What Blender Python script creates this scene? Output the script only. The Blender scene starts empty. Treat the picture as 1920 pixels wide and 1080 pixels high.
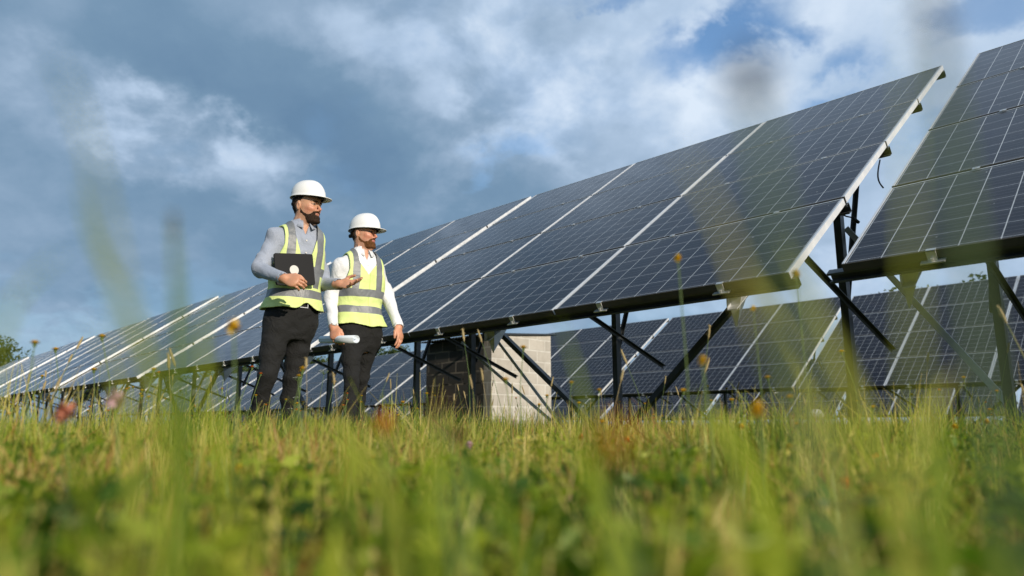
import bpy, math, random
import numpy as np
from mathutils import Vector, Matrix, Quaternion

R = math.radians
scene = bpy.context.scene
# ------------------------------------------------------------------ camera
PITCH = R(10.82)
CAMZ = 0.20
cam_d = bpy.data.cameras.new("camera")
cam = bpy.data.objects.new("camera", cam_d)
scene.collection.objects.link(cam)
cam.location = (0, 0, CAMZ)
cam.rotation_euler = (R(90) + PITCH, 0, 0)
cam_d.sensor_width = 36
cam_d.lens = 1361.6 / 1920 * 36
cam_d.clip_start = 0.01
cam_d.clip_end = 4000
cam_d.dof.use_dof = True
cam_d.dof.focus_distance = 4.9
cam_d.dof.aperture_fstop = 2.2
scene.camera = cam
# ------------------------------------------------------------------ light
SUN_EL = R(21)
sh = Vector((0.60, -0.80, 0)).normalized()
SUN = Vector((sh.x * math.cos(SUN_EL), sh.y * math.cos(SUN_EL), math.sin(SUN_EL)))
sun_d = bpy.data.lights.new("sun", 'SUN')
sun_d.energy = 4.3
sun_d.angle = R(0.6)
sun_d.color = (1.0, 0.89, 0.74)
sun = bpy.data.objects.new("sun", sun_d)
scene.collection.objects.link(sun)
sun.rotation_euler = SUN.to_track_quat('Z', 'Y').to_euler()
scene.view_settings.view_transform = 'Standard'
scene.view_settings.look = 'None'
scene.view_settings.exposure = 0.1
scene.view_settings.gamma = 1.0
scene.view_settings.use_curve_mapping = False
scene.cycles.max_bounces = 6
scene.cycles.transparent_max_bounces = 8
scene.cycles.use_denoising = True


# ------------------------------------------------------------------ node helpers
class NT:
    def __init__(self, tree):
        self.t = tree
        self.n = tree.nodes
        self.l = tree.links

    def node(self, kind, **kw):
        nd = self.n.new(kind)
        for k, v in kw.items():
            setattr(nd, k, v)
        return nd

    def put(self, sock, v):
        if hasattr(v, 'is_output') or isinstance(v, bpy.types.NodeSocket):
            self.l.new(v, sock)
        elif isinstance(v, (tuple, list)) and len(v) == 3 and sock.type == 'RGBA':
            sock.default_value = (*v, 1)
        else:
            sock.default_value = v

    def m(self, op, a, b=0.0, c=0.0, clamp=False):
        nd = self.node('ShaderNodeMath', operation=op, use_clamp=clamp)
        self.put(nd.inputs[0], a)
        self.put(nd.inputs[1], b)
        self.put(nd.inputs[2], c)
        return nd.outputs[0]

    def vm(self, op, a, b=(0, 0, 0)):
        nd = self.node('ShaderNodeVectorMath', operation=op)
        self.put(nd.inputs[0], a)
        self.put(nd.inputs[1], b)
        return nd.outputs['Value' if op in ('DOT_PRODUCT', 'LENGTH', 'DISTANCE') else 'Vector']

    def mix(self, f, a, b, mode='MIX'):
        nd = self.node('ShaderNodeMix', data_type='RGBA', blend_type=mode)
        self.put(nd.inputs[0], f)
        self.put(nd.inputs[6], a)
        self.put(nd.inputs[7], b)
        return nd.outputs[2]

    def ss(self, v, lo, hi, a=0.0, b=1.0):
        nd = self.node('ShaderNodeMapRange', interpolation_type='SMOOTHSTEP')
        self.put(nd.inputs[0], v)
        for i, x in enumerate((lo, hi, a, b)):
            self.put(nd.inputs[1 + i], x)
        return nd.outputs[0]

    def noise(self, vec, scale, detail=4, rough=0.5, dist=0.0, out=0):
        nd = self.node('ShaderNodeTexNoise')
        if vec is not None:
            self.l.new(vec, nd.inputs['Vector'])
        nd.inputs['Scale'].default_value = scale
        nd.inputs['Detail'].default_value = detail
        nd.inputs['Roughness'].default_value = rough
        nd.inputs['Distortion'].default_value = dist
        return nd.outputs[out]

    def ramp(self, f, stops):
        nd = self.node('ShaderNodeValToRGB')
        el = nd.color_ramp.elements
        while len(el) < len(stops):
            el.new(0.5)
        for e, (p, c) in zip(el, stops):
            e.position = p
            e.color = (*c, 1)
        self.l.new(f, nd.inputs[0])
        return nd.outputs[0]


def material(name, col=(.5, .5, .5), rough=.6, metal=0.0, **kw):
    mt = bpy.data.materials.new(name)
    mt.use_nodes = True
    b = mt.node_tree.nodes['Principled BSDF']
    b.inputs['Base Color'].default_value = (*col, 1)
    b.inputs['Roughness'].default_value = rough
    b.inputs['Metallic'].default_value = metal
    for k, v in kw.items():
        b.inputs[k].default_value = v
    return mt, NT(mt.node_tree), b


def bump(nt, b, h, strength=.3, dist=.01):
    nd = nt.node('ShaderNodeBump')
    nd.inputs['Strength'].default_value = strength
    nd.inputs['Distance'].default_value = dist
    nt.l.new(h, nd.inputs['Height'])
    nt.l.new(nd.outputs[0], b.inputs['Normal'])


# ------------------------------------------------------------------ view geometry used to read places off the photograph
CT, ST = math.cos(PITCH), math.sin(PITCH)


def ray(px, py):
    cx, cy = (px - 960) / 1361.6, (540 - py) / 1361.6
    return Vector((cx, CT - cy * ST, ST + cy * CT))


def at(px, py, Y):
    """the point of the place that the photo shows at (px, py), Y metres in front of the camera"""
    r = ray(px, py)
    r = r * (Y / r.y)
    return Vector((r.x, r.y, r.z + CAMZ))


# ------------------------------------------------------------------ world: Nishita sky with a broken cloud deck
world = bpy.data.worlds.new("World")
scene.world = world
world.use_nodes = True
w = NT(world.node_tree)
w.n.clear()
tc = w.node('ShaderNodeTexCoord').outputs['Generated']
sky = w.node('ShaderNodeTexSky', sky_type='NISHITA')
sky.sun_disc = False
sky.sun_elevation = SUN_EL
sky.sun_rotation = math.atan2(SUN.x, SUN.y)
sky.air_density = 1.1
sky.dust_density = 1.0
sky.ozone_density = 2.0
sx = w.node('ShaderNodeSeparateXYZ')
w.l.new(tc, sx.inputs[0])
X, Y, Z = sx.outputs
zc = w.m('MAXIMUM', w.m('ADD', Z, 0.55), 0.1)
cb = w.node('ShaderNodeCombineXYZ')
w.put(cb.inputs[0], w.m('DIVIDE', X, zc))
w.put(cb.inputs[1], w.m('DIVIDE', Y, zc))
cb.inputs[2].default_value = 3.7
P = cb.outputs[0]
n1 = w.noise(P, 2.1, 8, .50, .15)
n2 = w.noise(P, 5.2, 9, .52, .15)
n3 = w.noise(w.vm('ADD', P, (7.3, 2.1, 5.0)), .62, 4, .5, .1)


def lobe(px, py, wide, high, tilt=0.0, warp=.10):
    """soft elliptical region of the sky round one direction (1 inside, 0 outside)"""
    d = ray(px, py).normalized()
    rt = Vector((d.y, -d.x, 0)).normalized()
    up = rt.cross(d).normalized()
    a = R(tilt)
    e1 = (rt * math.cos(a) + up * math.sin(a)) / wide
    e2 = (up * math.cos(a) - rt * math.sin(a)) / high
    nn = w.noise(P, 6, 6, .6, 0, 1)
    q = w.vm('ADD', w.vm('SUBTRACT', tc, tuple(d)), w.vm('MULTIPLY', w.vm('SUBTRACT', nn, (.5, .5, .5)), (warp * 2,) * 3))
    u = w.vm('DOT_PRODUCT', q, tuple(e1))
    v = w.vm('DOT_PRODUCT', q, tuple(e2))
    r2 = w.m('ADD', w.m('MULTIPLY', u, u), w.m('MULTIPLY', v, v))
    front = w.ss(w.vm('DOT_PRODUCT', tc, tuple(d)), .2, .5)
    return w.m('MULTIPLY', w.ss(r2, 0.0, 1.0, 1.0, 0.0), front)
SKY_MARK = None
# brightness of the deck: brighter towards the right, dark mass to the left
side = w.ss(w.vm('DOT_PRODUCT', tc, tuple(Vector((.86, .25, .42)).normalized())), .15, .92)
light = w.m('ADD', w.m('MULTIPLY', n2, .50), w.m('MULTIPLY', n1, .55))
light = w.m('ADD', light, w.m('MULTIPLY', side, .40))
light = w.m('SUBTRACT', light, .24)
n4 = w.noise(P, 13, 8, .58, .2)
light = w.m('ADD', light, w.m('MULTIPLY', w.m('SUBTRACT', n4, .5), .30))
puff = w.ss(w.noise(P, 7.5, 8, .55, .2), .34, .66, .45, 1.2)
for (px, py, wd, hg, tl, amp) in ((390, 295, .20, .07, -8, .42), (450, 268, .10, .035, -10, .20), (210, 215, .16, .07, -20, .14), (930, 195, .20, .10, 10, .20),
                                  (1000, 70, .45, .22, 0, .22), (660, 20, .30, .08, 5, .10), (1450, 150, .30, .16, 20, .10), (1180, 190, .24, .14, 10, .16), (1000, 300, .20, .08, 10, .14), (640, 60, .22, .06, 0, .10), (120, 180, .2, .05, -10, .12), (880, 120, .25, .08, 0, .12), (800, 350, .22, .05, 18, .16),
                                  (60, 610, .40, .03, 2, .14), (60, 470, .35, .05, 0, .10), (700, 240, .30, .16, -10, -.10), (470, 170, .45, .14, -8, -.14), (80, 60, .4, .14, 0, .10),
                                  (1640, 300, .30, .25, 0, .08), (1250, 560, .5, .06, 5, .22)):
    light = w.m('ADD', light, w.m('MULTIPLY', w.m('MULTIPLY', lobe(px, py, wd, hg, tl, .08), puff if amp > 0 else 1.0), amp))
ccol = w.ramp(light, [(.0, (.105, .185, .290)), (.26, (.137, .225, .330)), (.48, (.215, .305, .420)), (.72, (.345, .445, .580)), (1.0, (.53, .61, .71))])
# gaps of clear blue between the clouds
gap = w.ss(w.m('ADD', w.m('MULTIPLY', n2, .6), w.m('MULTIPLY', n3, .4)), .36, .46, 1.0, 0.0)
gap = w.m('MULTIPLY', gap, .12)
wisp = w.ss(w.noise(P, 9, 8, .58, .2), .44, .60, 1.0, .12)
for (px, py, wd, hg, tl, amp) in ((1340, 55, .13, .06, 25, .85), (1425, 55, .10, .05, -20, .8), (1600, 155, .10, .06, 10, .7), (1080, 8, .12, .03, 5, .7), (1870, 20, .10, .04, 0, .6), (150, 640, .75, .10, 3, .10),
                                  (60, 545, .5, .05, 0, .06), (1740, 240, .06, .05, 0, .4), (950, 300, .07, .03, 20, .35), (1500, 590, .8, .05, 5, .12)):
    gap = w.m('MAXIMUM', gap, w.m('MULTIPLY', w.m('MULTIPLY', lobe(px, py, wd, hg, tl, .09), wisp), amp * 1.25))
b1 = w.node('ShaderNodeBackground')
w.l.new(w.mix(1.0, sky.outputs[0], (.95, 1.12, 1.25), 'MULTIPLY'), b1.inputs[0])
b1.inputs[1].default_value = 0.15
b2 = w.node('ShaderNodeBackground')
w.l.new(ccol, b2.inputs[0])
b2.inputs[1].default_value = 1.27
mx = w.node('ShaderNodeMixShader')
w.l.new(w.m('SUBTRACT', 1.0, gap), mx.inputs[0])
w.l.new(b1.outputs[0], mx.inputs[1])
w.l.new(b2.outputs[0], mx.inputs[2])
wo = w.node('ShaderNodeOutputWorld')
w.l.new(mx.outputs[0], wo.inputs[0])


# ------------------------------------------------------------------ object helpers
def link(o, parent=None):
    scene.collection.objects.link(o)
    if parent is not None:
        o.parent = parent
    return o


def mesh_obj(name, verts, faces, mats=None, parent=None, smooth=False, loc=None, uvs=None, midx=None):
    me = bpy.data.meshes.new(name)
    if isinstance(verts, np.ndarray):
        verts = verts.tolist()
    me.from_pydata([tuple(v) for v in verts], [], [tuple(f) for f in faces])
    if mats is not None:
        for mt in (mats if isinstance(mats, (list, tuple)) else [mats]):
            me.materials.append(mt)
    if midx is not None:
        me.polygons.foreach_set('material_index', midx)
    if uvs is not None:
        ul = me.uv_layers.new(name='UVMap')
        ul.data.foreach_set('uv', [c for uv in uvs for c in uv])
    if smooth:
        me.polygons.foreach_set('use_smooth', [True] * len(me.polygons))
    me.update()
    o = bpy.data.objects.new(name, me)
    link(o, parent)
    if loc is not None:
        o.location = loc
    return o


def empty(name, loc=(0, 0, 0), rz=0.0):
    o = bpy.data.objects.new(name, None)
    o.empty_display_size = .2
    o.location = loc
    o.rotation_euler = (0, 0, rz)
    return link(o)


def tag(o, label=None, cat=None, group=None, kind=None):
    for k, v in (('label', label), ('category', cat), ('group', group), ('kind', kind)):
        if v:
            o[k] = v
    return o


def copy_tree(o, parent=None, top=True):
    c = o.copy()
    scene.collection.objects.link(c)
    c.parent = parent
    for ch in KIDS.get(o.name, ()):
        copy_tree(ch, c, False)
    return c


KIDS = {}


def index_kids():
    KIDS.clear()
    for o in scene.objects:
        if o.parent:
            KIDS.setdefault(o.parent.name, []).append(o)


class MB:
    """collects shapes into one mesh"""

    def __init__(self):
        self.v, self.f, self.mi = [], [], []

    def add(self, vs, fs, mi=0):
        n = len(self.v)
        self.v += [tuple(x) for x in vs]
        self.f += [tuple(i + n for i in f) for f in fs]
        self.mi += [mi] * len(fs)

    def box(self, lo, hi, mi=0, M=None):
        x0, y0, z0 = lo
        x1, y1, z1 = hi
        vs = [Vector(p) for p in ((x0, y0, z0), (x1, y0, z0), (x1, y1, z0), (x0, y1, z0), (x0, y0, z1), (x1, y0, z1), (x1, y1, z1), (x0, y1, z1))]
        if M is not None:
            vs = [M @ v for v in vs]
        self.add(vs, [(3, 2, 1, 0), (4, 5, 6, 7), (0, 1, 5, 4), (1, 2, 6, 5), (2, 3, 7, 6), (3, 0, 4, 7)], mi)

    def extrude(self, prof, p0, p1, up=(0, 0, 1), mi=0):
        """closed 2D profile (a: sideways, b: along up) swept from p0 to p1"""
        p0, p1 = Vector(p0), Vector(p1)
        d = (p1 - p0).normalized()
        up = Vector(up)
        s = d.cross(up).normalized()
        u = s.cross(d).normalized()
        n = len(prof)
        vs = [p0 + s * a + u * b for a, b in prof] + [p1 + s * a + u * b for a, b in prof]
        fs = [(i, (i + 1) % n, n + (i + 1) % n, n + i) for i in range(n)]
        fs += [tuple(range(n))[::-1], tuple(range(n, 2 * n))]
        self.add(vs, fs, mi)

    def tube(self, pts, r, seg=8, mi=0, cap=True):
        pts = [Vector(p) for p in pts]
        n = len(pts)
        rr = r if isinstance(r, (list, tuple)) else [r] * n
        vs, fs = [], []
        ref = Vector((0, 0, 1))
        for i, p in enumerate(pts):
            d = (pts[min(i + 1, n - 1)] - pts[max(i - 1, 0)]).normalized()
            if abs(d.dot(ref)) > .95:
                ref = Vector((1, 0, 0)) if abs(d.x) < .9 else Vector((0, 1, 0))
            s = d.cross(ref).normalized()
            u = s.cross(d)
            for k in range(seg):
                a = 2 * math.pi * k / seg
                vs.append(p + (s * math.cos(a) + u * math.sin(a)) * rr[i])
        for i in range(n - 1):
            for k in range(seg):
                k2 = (k + 1) % seg
                fs.append((i * seg + k, i * seg + k2, (i + 1) * seg + k2, (i + 1) * seg + k))
        if cap:
            fs.append(tuple(range(seg))[::-1])
            fs.append(tuple((n - 1) * seg + k for k in range(seg)))
        self.add(vs, fs, mi)

    def build(self, name, mats, parent=None, smooth=False, loc=None):
        return mesh_obj(name, self.v, self.f, mats, parent, smooth, loc, midx=self.mi if any(self.mi) else None)


def c_profile(wd, ht, t=.006, lip=.015):
    """C section, open towards +a, centred"""
    a, b = wd / 2, ht / 2
    return [(-a, -b), (a, -b), (a, -b + lip), (a - t, -b + lip), (a - t, -b + t), (-a + t, -b + t), (-a + t, b - t), (a - t, b - t), (a - t, b - lip), (a, b - lip), (a, b), (-a, b)]
# ------------------------------------------------------------------ materials of the place
def steel(name, base, rough, metal, mottled=.35):
    mt, nt, b = material(name, base, rough, metal)
    co = nt.node('ShaderNodeTexCoord').outputs['Object']
    n = nt.noise(co, 14, 5, .6)
    n_ = nt.noise(co, 3, 4, .6)
    f = nt.m('MULTIPLY', nt.m('ADD', n, n_), .5)
    c = nt.ramp(f, [(.3, tuple(x * (1 - mottled) for x in base)), (.7, tuple(min(1, x * (1 + mottled)) for x in base))])
    nt.l.new(c, b.inputs['Base Color'])
    nt.l.new(nt.ss(n, .3, .7, rough - .1, rough + .15), b.inputs['Roughness'])
    return mt


M_GALV = steel('galvanised_steel', (.58, .60, .62), .40, .30)
M_DARK = steel('weathered_dark_steel', (.060, .066, .070), .42, .35)
M_CLAMP = steel('clamp_aluminium', (.62, .62, .60), .35, .7, .15)
M_FRAME = steel('anodised_aluminium', (.74, .75, .76), .40, .35, .06)

M_SHADE_GRIME = steel('shaded_grimy_edge', (.055, .046, .030), .75, .1, .6)  # unlit lower bar: its shade put into the colour, with mottled grime

# photovoltaic glass: cells, gaps and bus bars from the module's own UVs (10 x 6 cells)
M_PV, nt, b = material('photovoltaic_glass', (.01, .015, .03), .12)
uv = nt.node('ShaderNodeUVMap').outputs[0]
s = nt.node('ShaderNodeSeparateXYZ')
nt.l.new(uv, s.inputs[0])
u, v = s.outputs[0], s.outputs[1]


def line(c, w0):
    f = nt.m('FRACT', nt.m('ADD', c, .5))
    return nt.m('LESS_THAN', nt.m('ABSOLUTE', nt.m('SUBTRACT', f, .5)), w0)


gv = line(u, .013)
gh = line(v, .011)
bb = line(nt.m('ADD', nt.m('MULTIPLY', v, 4.0), .5), .026)
fl = nt.vm('FLOOR', uv)
wn = nt.node('ShaderNodeTexWhiteNoise', noise_dimensions='4D')
nt.l.new(fl, wn.inputs['Vector'])
oi = nt.node('ShaderNodeObjectInfo')
nt.l.new(nt.m('MULTIPLY', oi.outputs['Random'], 37.0), wn.inputs['W'])
cell = nt.mix(wn.outputs['Value'], (.0035, .0050, .0125), (.0065, .0085, .020))
pol = nt.noise(uv, 1.1, 3, .6)
cell = nt.mix(nt.m('MULTIPLY', nt.ss(pol, .35, .7), .55), cell, (.013, .012, .018))
cell = nt.mix(nt.m('MULTIPLY', oi.outputs['Random'], .45), cell, (.013, .014, .020))
col = nt.mix(nt.m('MULTIPLY', bb, .45), cell, (.20, .21, .23))
col = nt.mix(nt.m('MULTIPLY', gh, .85), col, (.45, .47, .50))
col = nt.mix(nt.m('MULTIPLY', gv, .95), col, (.55, .57, .58))
dco = nt.node('ShaderNodeTexCoord').outputs['Object']
dust = nt.ss(nt.noise(dco, 1.6, 6, .65), .35, .8, .0, .030)
lowedge = nt.ss(v, 0.0, .45, .07, 0.0)
col = nt.mix(nt.m('ADD', dust, nt.m('MULTIPLY', lowedge, nt.noise(dco, 9, 4, .6))), col, (.34, .30, .24))
spots = nt.m('GREATER_THAN', nt.noise(dco, 42, 1, .4), .80)
col = nt.mix(nt.m('MULTIPLY', spots, .6), col, (.7, .7, .66))
nt.l.new(col, b.inputs['Base Color'])
nt.l.new(nt.ss(nt.noise(dco, 3, 4, .6), .3, .7, .10, .22), b.inputs['Roughness'])
b.inputs['IOR'].default_value = 1.45
b.inputs['Specular IOR Level'].default_value = .18
b.inputs['Specular Tint'].default_value = (.74, .70, .68, 1)

# ------------------------------------------------------------------ ground
M_SOIL, nt, b = material('meadow_soil', (.05, .06, .02), .95)
co = nt.node('ShaderNodeTexCoord').outputs['Object']
n = nt.noise(co, .9, 8, .65)
n_ = nt.noise(co, 9, 5, .6)
c = nt.ramp(nt.m('ADD', nt.m('MULTIPLY', n, .5), nt.m('MULTIPLY', n_, .5)), [(.32, (.018, .020, .008)), (.5, (.060, .085, .022)), (.68, (.13, .12, .050))])
nt.l.new(c, b.inputs['Base Color'])
bump(nt, b, n_, .6, .05)


def build_ground():
    rad = [0, .3, .8, 1.6, 3, 5, 8, 12, 18, 26, 40, 70, 130, 260, 600, 1400, 3000]
    seg = 96
    rnd = random.Random(3)
    vs, fs = [(0, 0, 0)], []
    for i, r in enumerate(rad[1:]):
        for k in range(seg):
            a = 2 * math.pi * k / seg
            z = (.02 * math.sin(r * 1.7 + 3 * a) + .015 * math.sin(5 * a + r)) * min(1, r / 3) if r < 60 else 0
            vs.append((r * math.cos(a), r * math.sin(a), z - .02))
    for k in range(seg):
        fs.append((0, 1 + k, 1 + (k + 1) % seg))
    for i in range(len(rad) - 2):
        for k in range(seg):
            a0, b0 = 1 + i * seg + k, 1 + i * seg + (k + 1) % seg
            fs.append((a0, a0 + seg, b0 + seg, b0))
    return tag(mesh_obj('ground', vs, fs, M_SOIL, smooth=True), kind='structure')


build_ground()

# ------------------------------------------------------------------ solar tables
LX = Vector((.6882, -.7255, 0)).normalized()       # along a row, towards the right
QX = Vector((.7255, .6882, 0)).normalized()        # across the rows, away from the camera
RZ = math.atan2(LX.y, LX.x)
P0 = Vector((1.4187, 3.6461, 0))
TILT = R(35.8)
Z0 = .974
MW, MH, PX, PY = 1.652, .982, 1.670, 1.0015


def slope(a, off=0.0):
    """local point (y, z) on the module plane a metres (slant) up from its lower edge, off metres above it"""
    return Vector((0, a * math.cos(TILT) - off * math.sin(TILT), Z0 + a * math.sin(TILT) + off * math.cos(TILT)))


def plane_z(y):
    return Z0 + y * math.tan(TILT)


def make_table(near, tilt=None, dx=0.0):
    global TILT
    TILT = R(tilt or 35.8)
    root = empty('solar_table', (0, 0, 0), RZ)
    # module prototype
    g = MB()
    e = .011
    vs = [(e, e, 0), (MW - e, e, 0), (MW - e, MH - e, 0), (e, MH - e, 0), (e, e, -.006), (MW - e, e, -.006), (MW - e, MH - e, -.006), (e, MH - e, -.006)]
    fs = [(0, 1, 2, 3), (7, 6, 5, 4), (4, 5, 1, 0), (5, 6, 2, 1), (6, 7, 3, 2), (7, 4, 0, 3)]
    mu, mv = .06, .09     # pale margin round the cells
    top = [(-mu, -mv), (10 + mu, -mv), (10 + mu, 6 + mv), (-mu, 6 + mv)]
    uvs = list(top)
    for _ in range(5):
        uvs += [(.5, .4)] * 4
    first = None
    proto = mesh_obj('solar_module', vs, fs, M_PV, root, uvs=uvs)
    fr = MB()
    t, hh, up = .0125, .038, .0025
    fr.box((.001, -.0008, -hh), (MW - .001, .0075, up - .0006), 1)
    for lo, hi in (((0, MH - .008, -hh), (MW, MH, up)), ((0, .008, -hh), (t, MH - .008, up)), ((MW - t, .008, -hh), (MW, MH - .008, up))):
        fr.box(lo, hi)
    fr.box((.011, .3, -.034), (MW - .011, .34, -.012))
    frame = fr.build('frame', [M_FRAME, M_SHADE_GRIME], proto)
    bp = mesh_obj('back_sheet', [(.03, .03, -.0075), (MW - .03, .03, -.0075), (MW - .03, MH - .03, -.0075), (.03, MH - .03, -.0075)], [(3, 2, 1, 0)], M_BACK, proto)
    jb = MB()
    jb.box((MW / 2 - .05, MH - .20, -.030), (MW / 2 + .05, MH - .09, -.009))
    jbo = jb.build('junction_box', M_BLACK, proto)
    rnd = random.Random(9)
    for i in range(4):
        for j in range(3):
            if i == 0 and j == 0:
                m = proto
            else:
                m = proto.copy()
                link(m, root)
                for ch in (frame, bp, jbo):
                    link(ch.copy(), m)
            p = slope(i * PY)
            m.location = (-(j + 1) * PX + .018, p.y, p.z)
            m.rotation_euler = (TILT + R(rnd.uniform(-.12, .12)), R(rnd.uniform(-.1, .1)), 0)
    W = 3 * PX
    # purlins under each row boundary
    nrm = Vector((0, -math.sin(TILT), math.cos(TILT)))
    for i in range(5):
        a = min(max(i * PY - .01, .045), 4 * PY - .07)
        if i == 0:
            a = .03
        c = slope(a, -.038 - .031)
        q = MB()
        q.extrude(c_profile(.045, .058, .004, .012), (-W - .07 if i == 0 else -W + .02, c.y, c.z), (.02 if i == 0 else .010, c.y, c.z), nrm)
        q.build('purlin', M_DARK, root)
    # frames: rafter, post, front strut
    posts = (-.50 - dx, -2.67 - dx, -4.80 - dx * .6)
    ypost = 1.95
    for k, x in enumerate(posts):
        q = MB()
        y0, y1 = .30, 3.12
        dz = -(.038 + .069) / math.cos(TILT)
        zt0, zt1 = plane_z(y0) + dz, plane_z(y1) + dz
        dep = .15 / math.cos(TILT)
        wd = .065
        # U-shaped rafter: web and two flanges, lower end cut square
        for (xa, xb, top_, bot) in ((x - wd / 2, x - wd / 2 + .005, 0, -dep), (x - wd / 2, x + wd / 2, 0, -.006), (x - wd / 2, x + wd / 2, -dep, -dep + .006)):
            vs = []
            for xx in (xa, xb):
                vs += [(xx, y0, zt0 + bot), (xx, y1, zt1 + bot), (xx, y1, zt1 + top_), (xx, y0, zt0 + top_)]
            q.add(vs, [(3, 2, 1, 0), (4, 5, 6, 7), (0, 1, 5, 4), (1, 2, 6, 5), (2, 3, 7, 6), (3, 0, 4, 7)])
        # triangular gusset hanging from the rafter's lower end
        tri = [(y0 - .03, zt0 - .0), (y0 + .34, zt0 + .34 * .72 - dep), (y0 + .10, zt0 - .27)]
        vs = [(x - wd / 2 - .006, a_, b_) for a_, b_ in tri] + [(x - wd / 2 - .001, a_, b_) for a_, b_ in tri]
        q.build('rafter', M_GALV, root)
        gq = MB()
        gq.add(vs, [(2, 1, 0), (3, 4, 5), (0, 1, 4, 3), (1, 2, 5, 4), (2, 0, 3, 5)])
        vs2 = [(x - wd / 2 - .001, tri[0][0], tri[0][1]), (x + .10, tri[0][0] + .02, tri[0][1] + .01), (x - wd / 2 - .001, tri[2][0], tri[2][1]), (x - wd / 2 + .002, tri[0][0] + .006, tri[0][1]), (x + .10, tri[0][0] + .026, tri[0][1] + .01), (x - wd / 2 + .002, tri[2][0] + .006, tri[2][1])]
        gq.add(vs2, [(0, 1, 2), (5, 4, 3), (0, 3, 4, 1), (1, 4, 5, 2), (2, 5, 3, 0)])
        gq.build('gusset_plate', M_GALV, root)
        q = MB()
        q.extrude(c_profile(.055, .068, .005, .014), (x + .005, ypost, -.25), (x + .005, ypost, plane_z(ypost) + dz - .03), (0, 1, 0))
        q.build('post', M_DARK, root)
        # thin tie from the rafter down past the post
        q = MB()
        xs = x + .075
        q.extrude([(-.017, -.003), (.017, -.003), (.017, .003), (-.011, .003), (-.011, .030), (-.017, .030)], (xs, .86, 1.41), (xs, 2.60, .79), (1, 0, 0))
        q.build('tie_bar', M_DARK, root)
        # rear tie
        q = MB()
        q.extrude([(-.017, -.003), (.017, -.003), (.017, .003), (-.011, .003), (-.011, .030), (-.017, .030)], (xs - .14, 2.75, plane_z(2.75) - .20), (xs - .14, 2.05, .95), (1, 0, 0))
        q.build('tie_bar', M_DARK, root)
    # V brace in the plane of the posts, from the middle post's foot
    for k in (0, 2):
        q = MB()
        q.extrude(c_profile(.05, .06, .005, .012), (posts[1] + (.05 if k == 0 else -.05), ypost - .075, .08), (posts[k], ypost - .075, 1.95 if k == 0 else 1.66), (0, 1, 0))
        q.build('brace', M_DARK, root)
    # galvanised wind brace to the neighbouring table's first post foot
    q = MB()
    q.extrude([(-.022, -.004), (.022, -.004), (.022, .004), (-.015, .004), (-.015, .04), (-.022, .04)], (posts[0] + .02, ypost + .09, 1.70), (posts[0] + 1.06, ypost + .09, .16), (0, 1, 0))
    if dx == 0:
        q.build('wind_brace', M_GALV, root)
    # end clamps along the lower edge
    proto_c = None
    for j in range(3):
        for s_ in (.24, .76):
            xx = -(j + 1) * PX + .018 + s_ * MW
            if proto_c is None:
                q = MB()
                q.box((-.05, -.030, -.050), (.05, .004, -.044))
                q.box((-.02, -.012, -.046), (.02, -.004, .006))
                q.box((-.02, -.012, .002), (.02, .014, .006))
                q.tube([(0, -.020, -.046), (0, -.020, -.028)], .008, 6)
                proto_c = q.build('clamp', M_CLAMP, root)
                o = proto_c
            else:
                o = proto_c.copy()
                link(o, root)
            p = slope(0)
            o.location = (xx, p.y, p.z)
            o.rotation_euler = (TILT, 0, 0)
    mid = None
    for i in range(1, 4) if near else ():
        for j in range(3):
            for s_ in (.26, .74):
                if mid is None:
                    q = MB()
                    q.box((-.018, -.013, .0005), (.018, .013, .0035))
                    q.tube([(0, 0, .003), (0, 0, .008)], .0045, 6)
                    mid = q.build('mid_clamp', M_CLAMP, root)
                    o = mid
                else:
                    o = mid.copy()
                    link(o, root)
                p = slope(i * PY - .0105, .003)
                o.location = (-(j + 1) * PX + .018 + s_ * MW, p.y, p.z)
                o.rotation_euler = (TILT, 0, 0)
    return root


M_BACK, _, _ = material('module_back_sheet', (.55, .56, .57), .6)
M_BLACK, _, _ = material('black_plastic', (.012, .012, .013), .45)
ORD = ['first', 'second', 'third', 'fourth', 'fifth', 'sixth', 'seventh', 'eighth', 'ninth', 'tenth', 'eleventh', 'twelfth', 'thirteenth', 'fourteenth', 'fifteenth', 'sixteenth', 'seventeenth', 'eighteenth', 'nineteenth', 'twentieth']
table_near = make_table(True)
table_mid = make_table(True, None, .28)
table_far = make_table(False, None, .28)
table_back = make_table(False, 35.4)
TILT = R(35.8)
index_kids()


def put_table(row, L, n, label, group, near):
    src = table_back if row > 1 else table_far if not near else table_near if n < 2 else table_mid
    o = src if 'label' not in src.keys() else copy_tree(src)
    p = P0 - LX * L + QX * row
    rnd = random.Random(int(row * 7 + n * 13))
    o.location = (p.x, p.y, 0 if (row == 0 and n < 2) else rnd.uniform(-.03, .02))
    o.rotation_euler = (0, 0, RZ + (0 if n < 2 else R(rnd.uniform(-.12, .12))))
    if row > 15:
        o.location.z -= .42
    tag(o, label, 'solar table', group)
    return o


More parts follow.
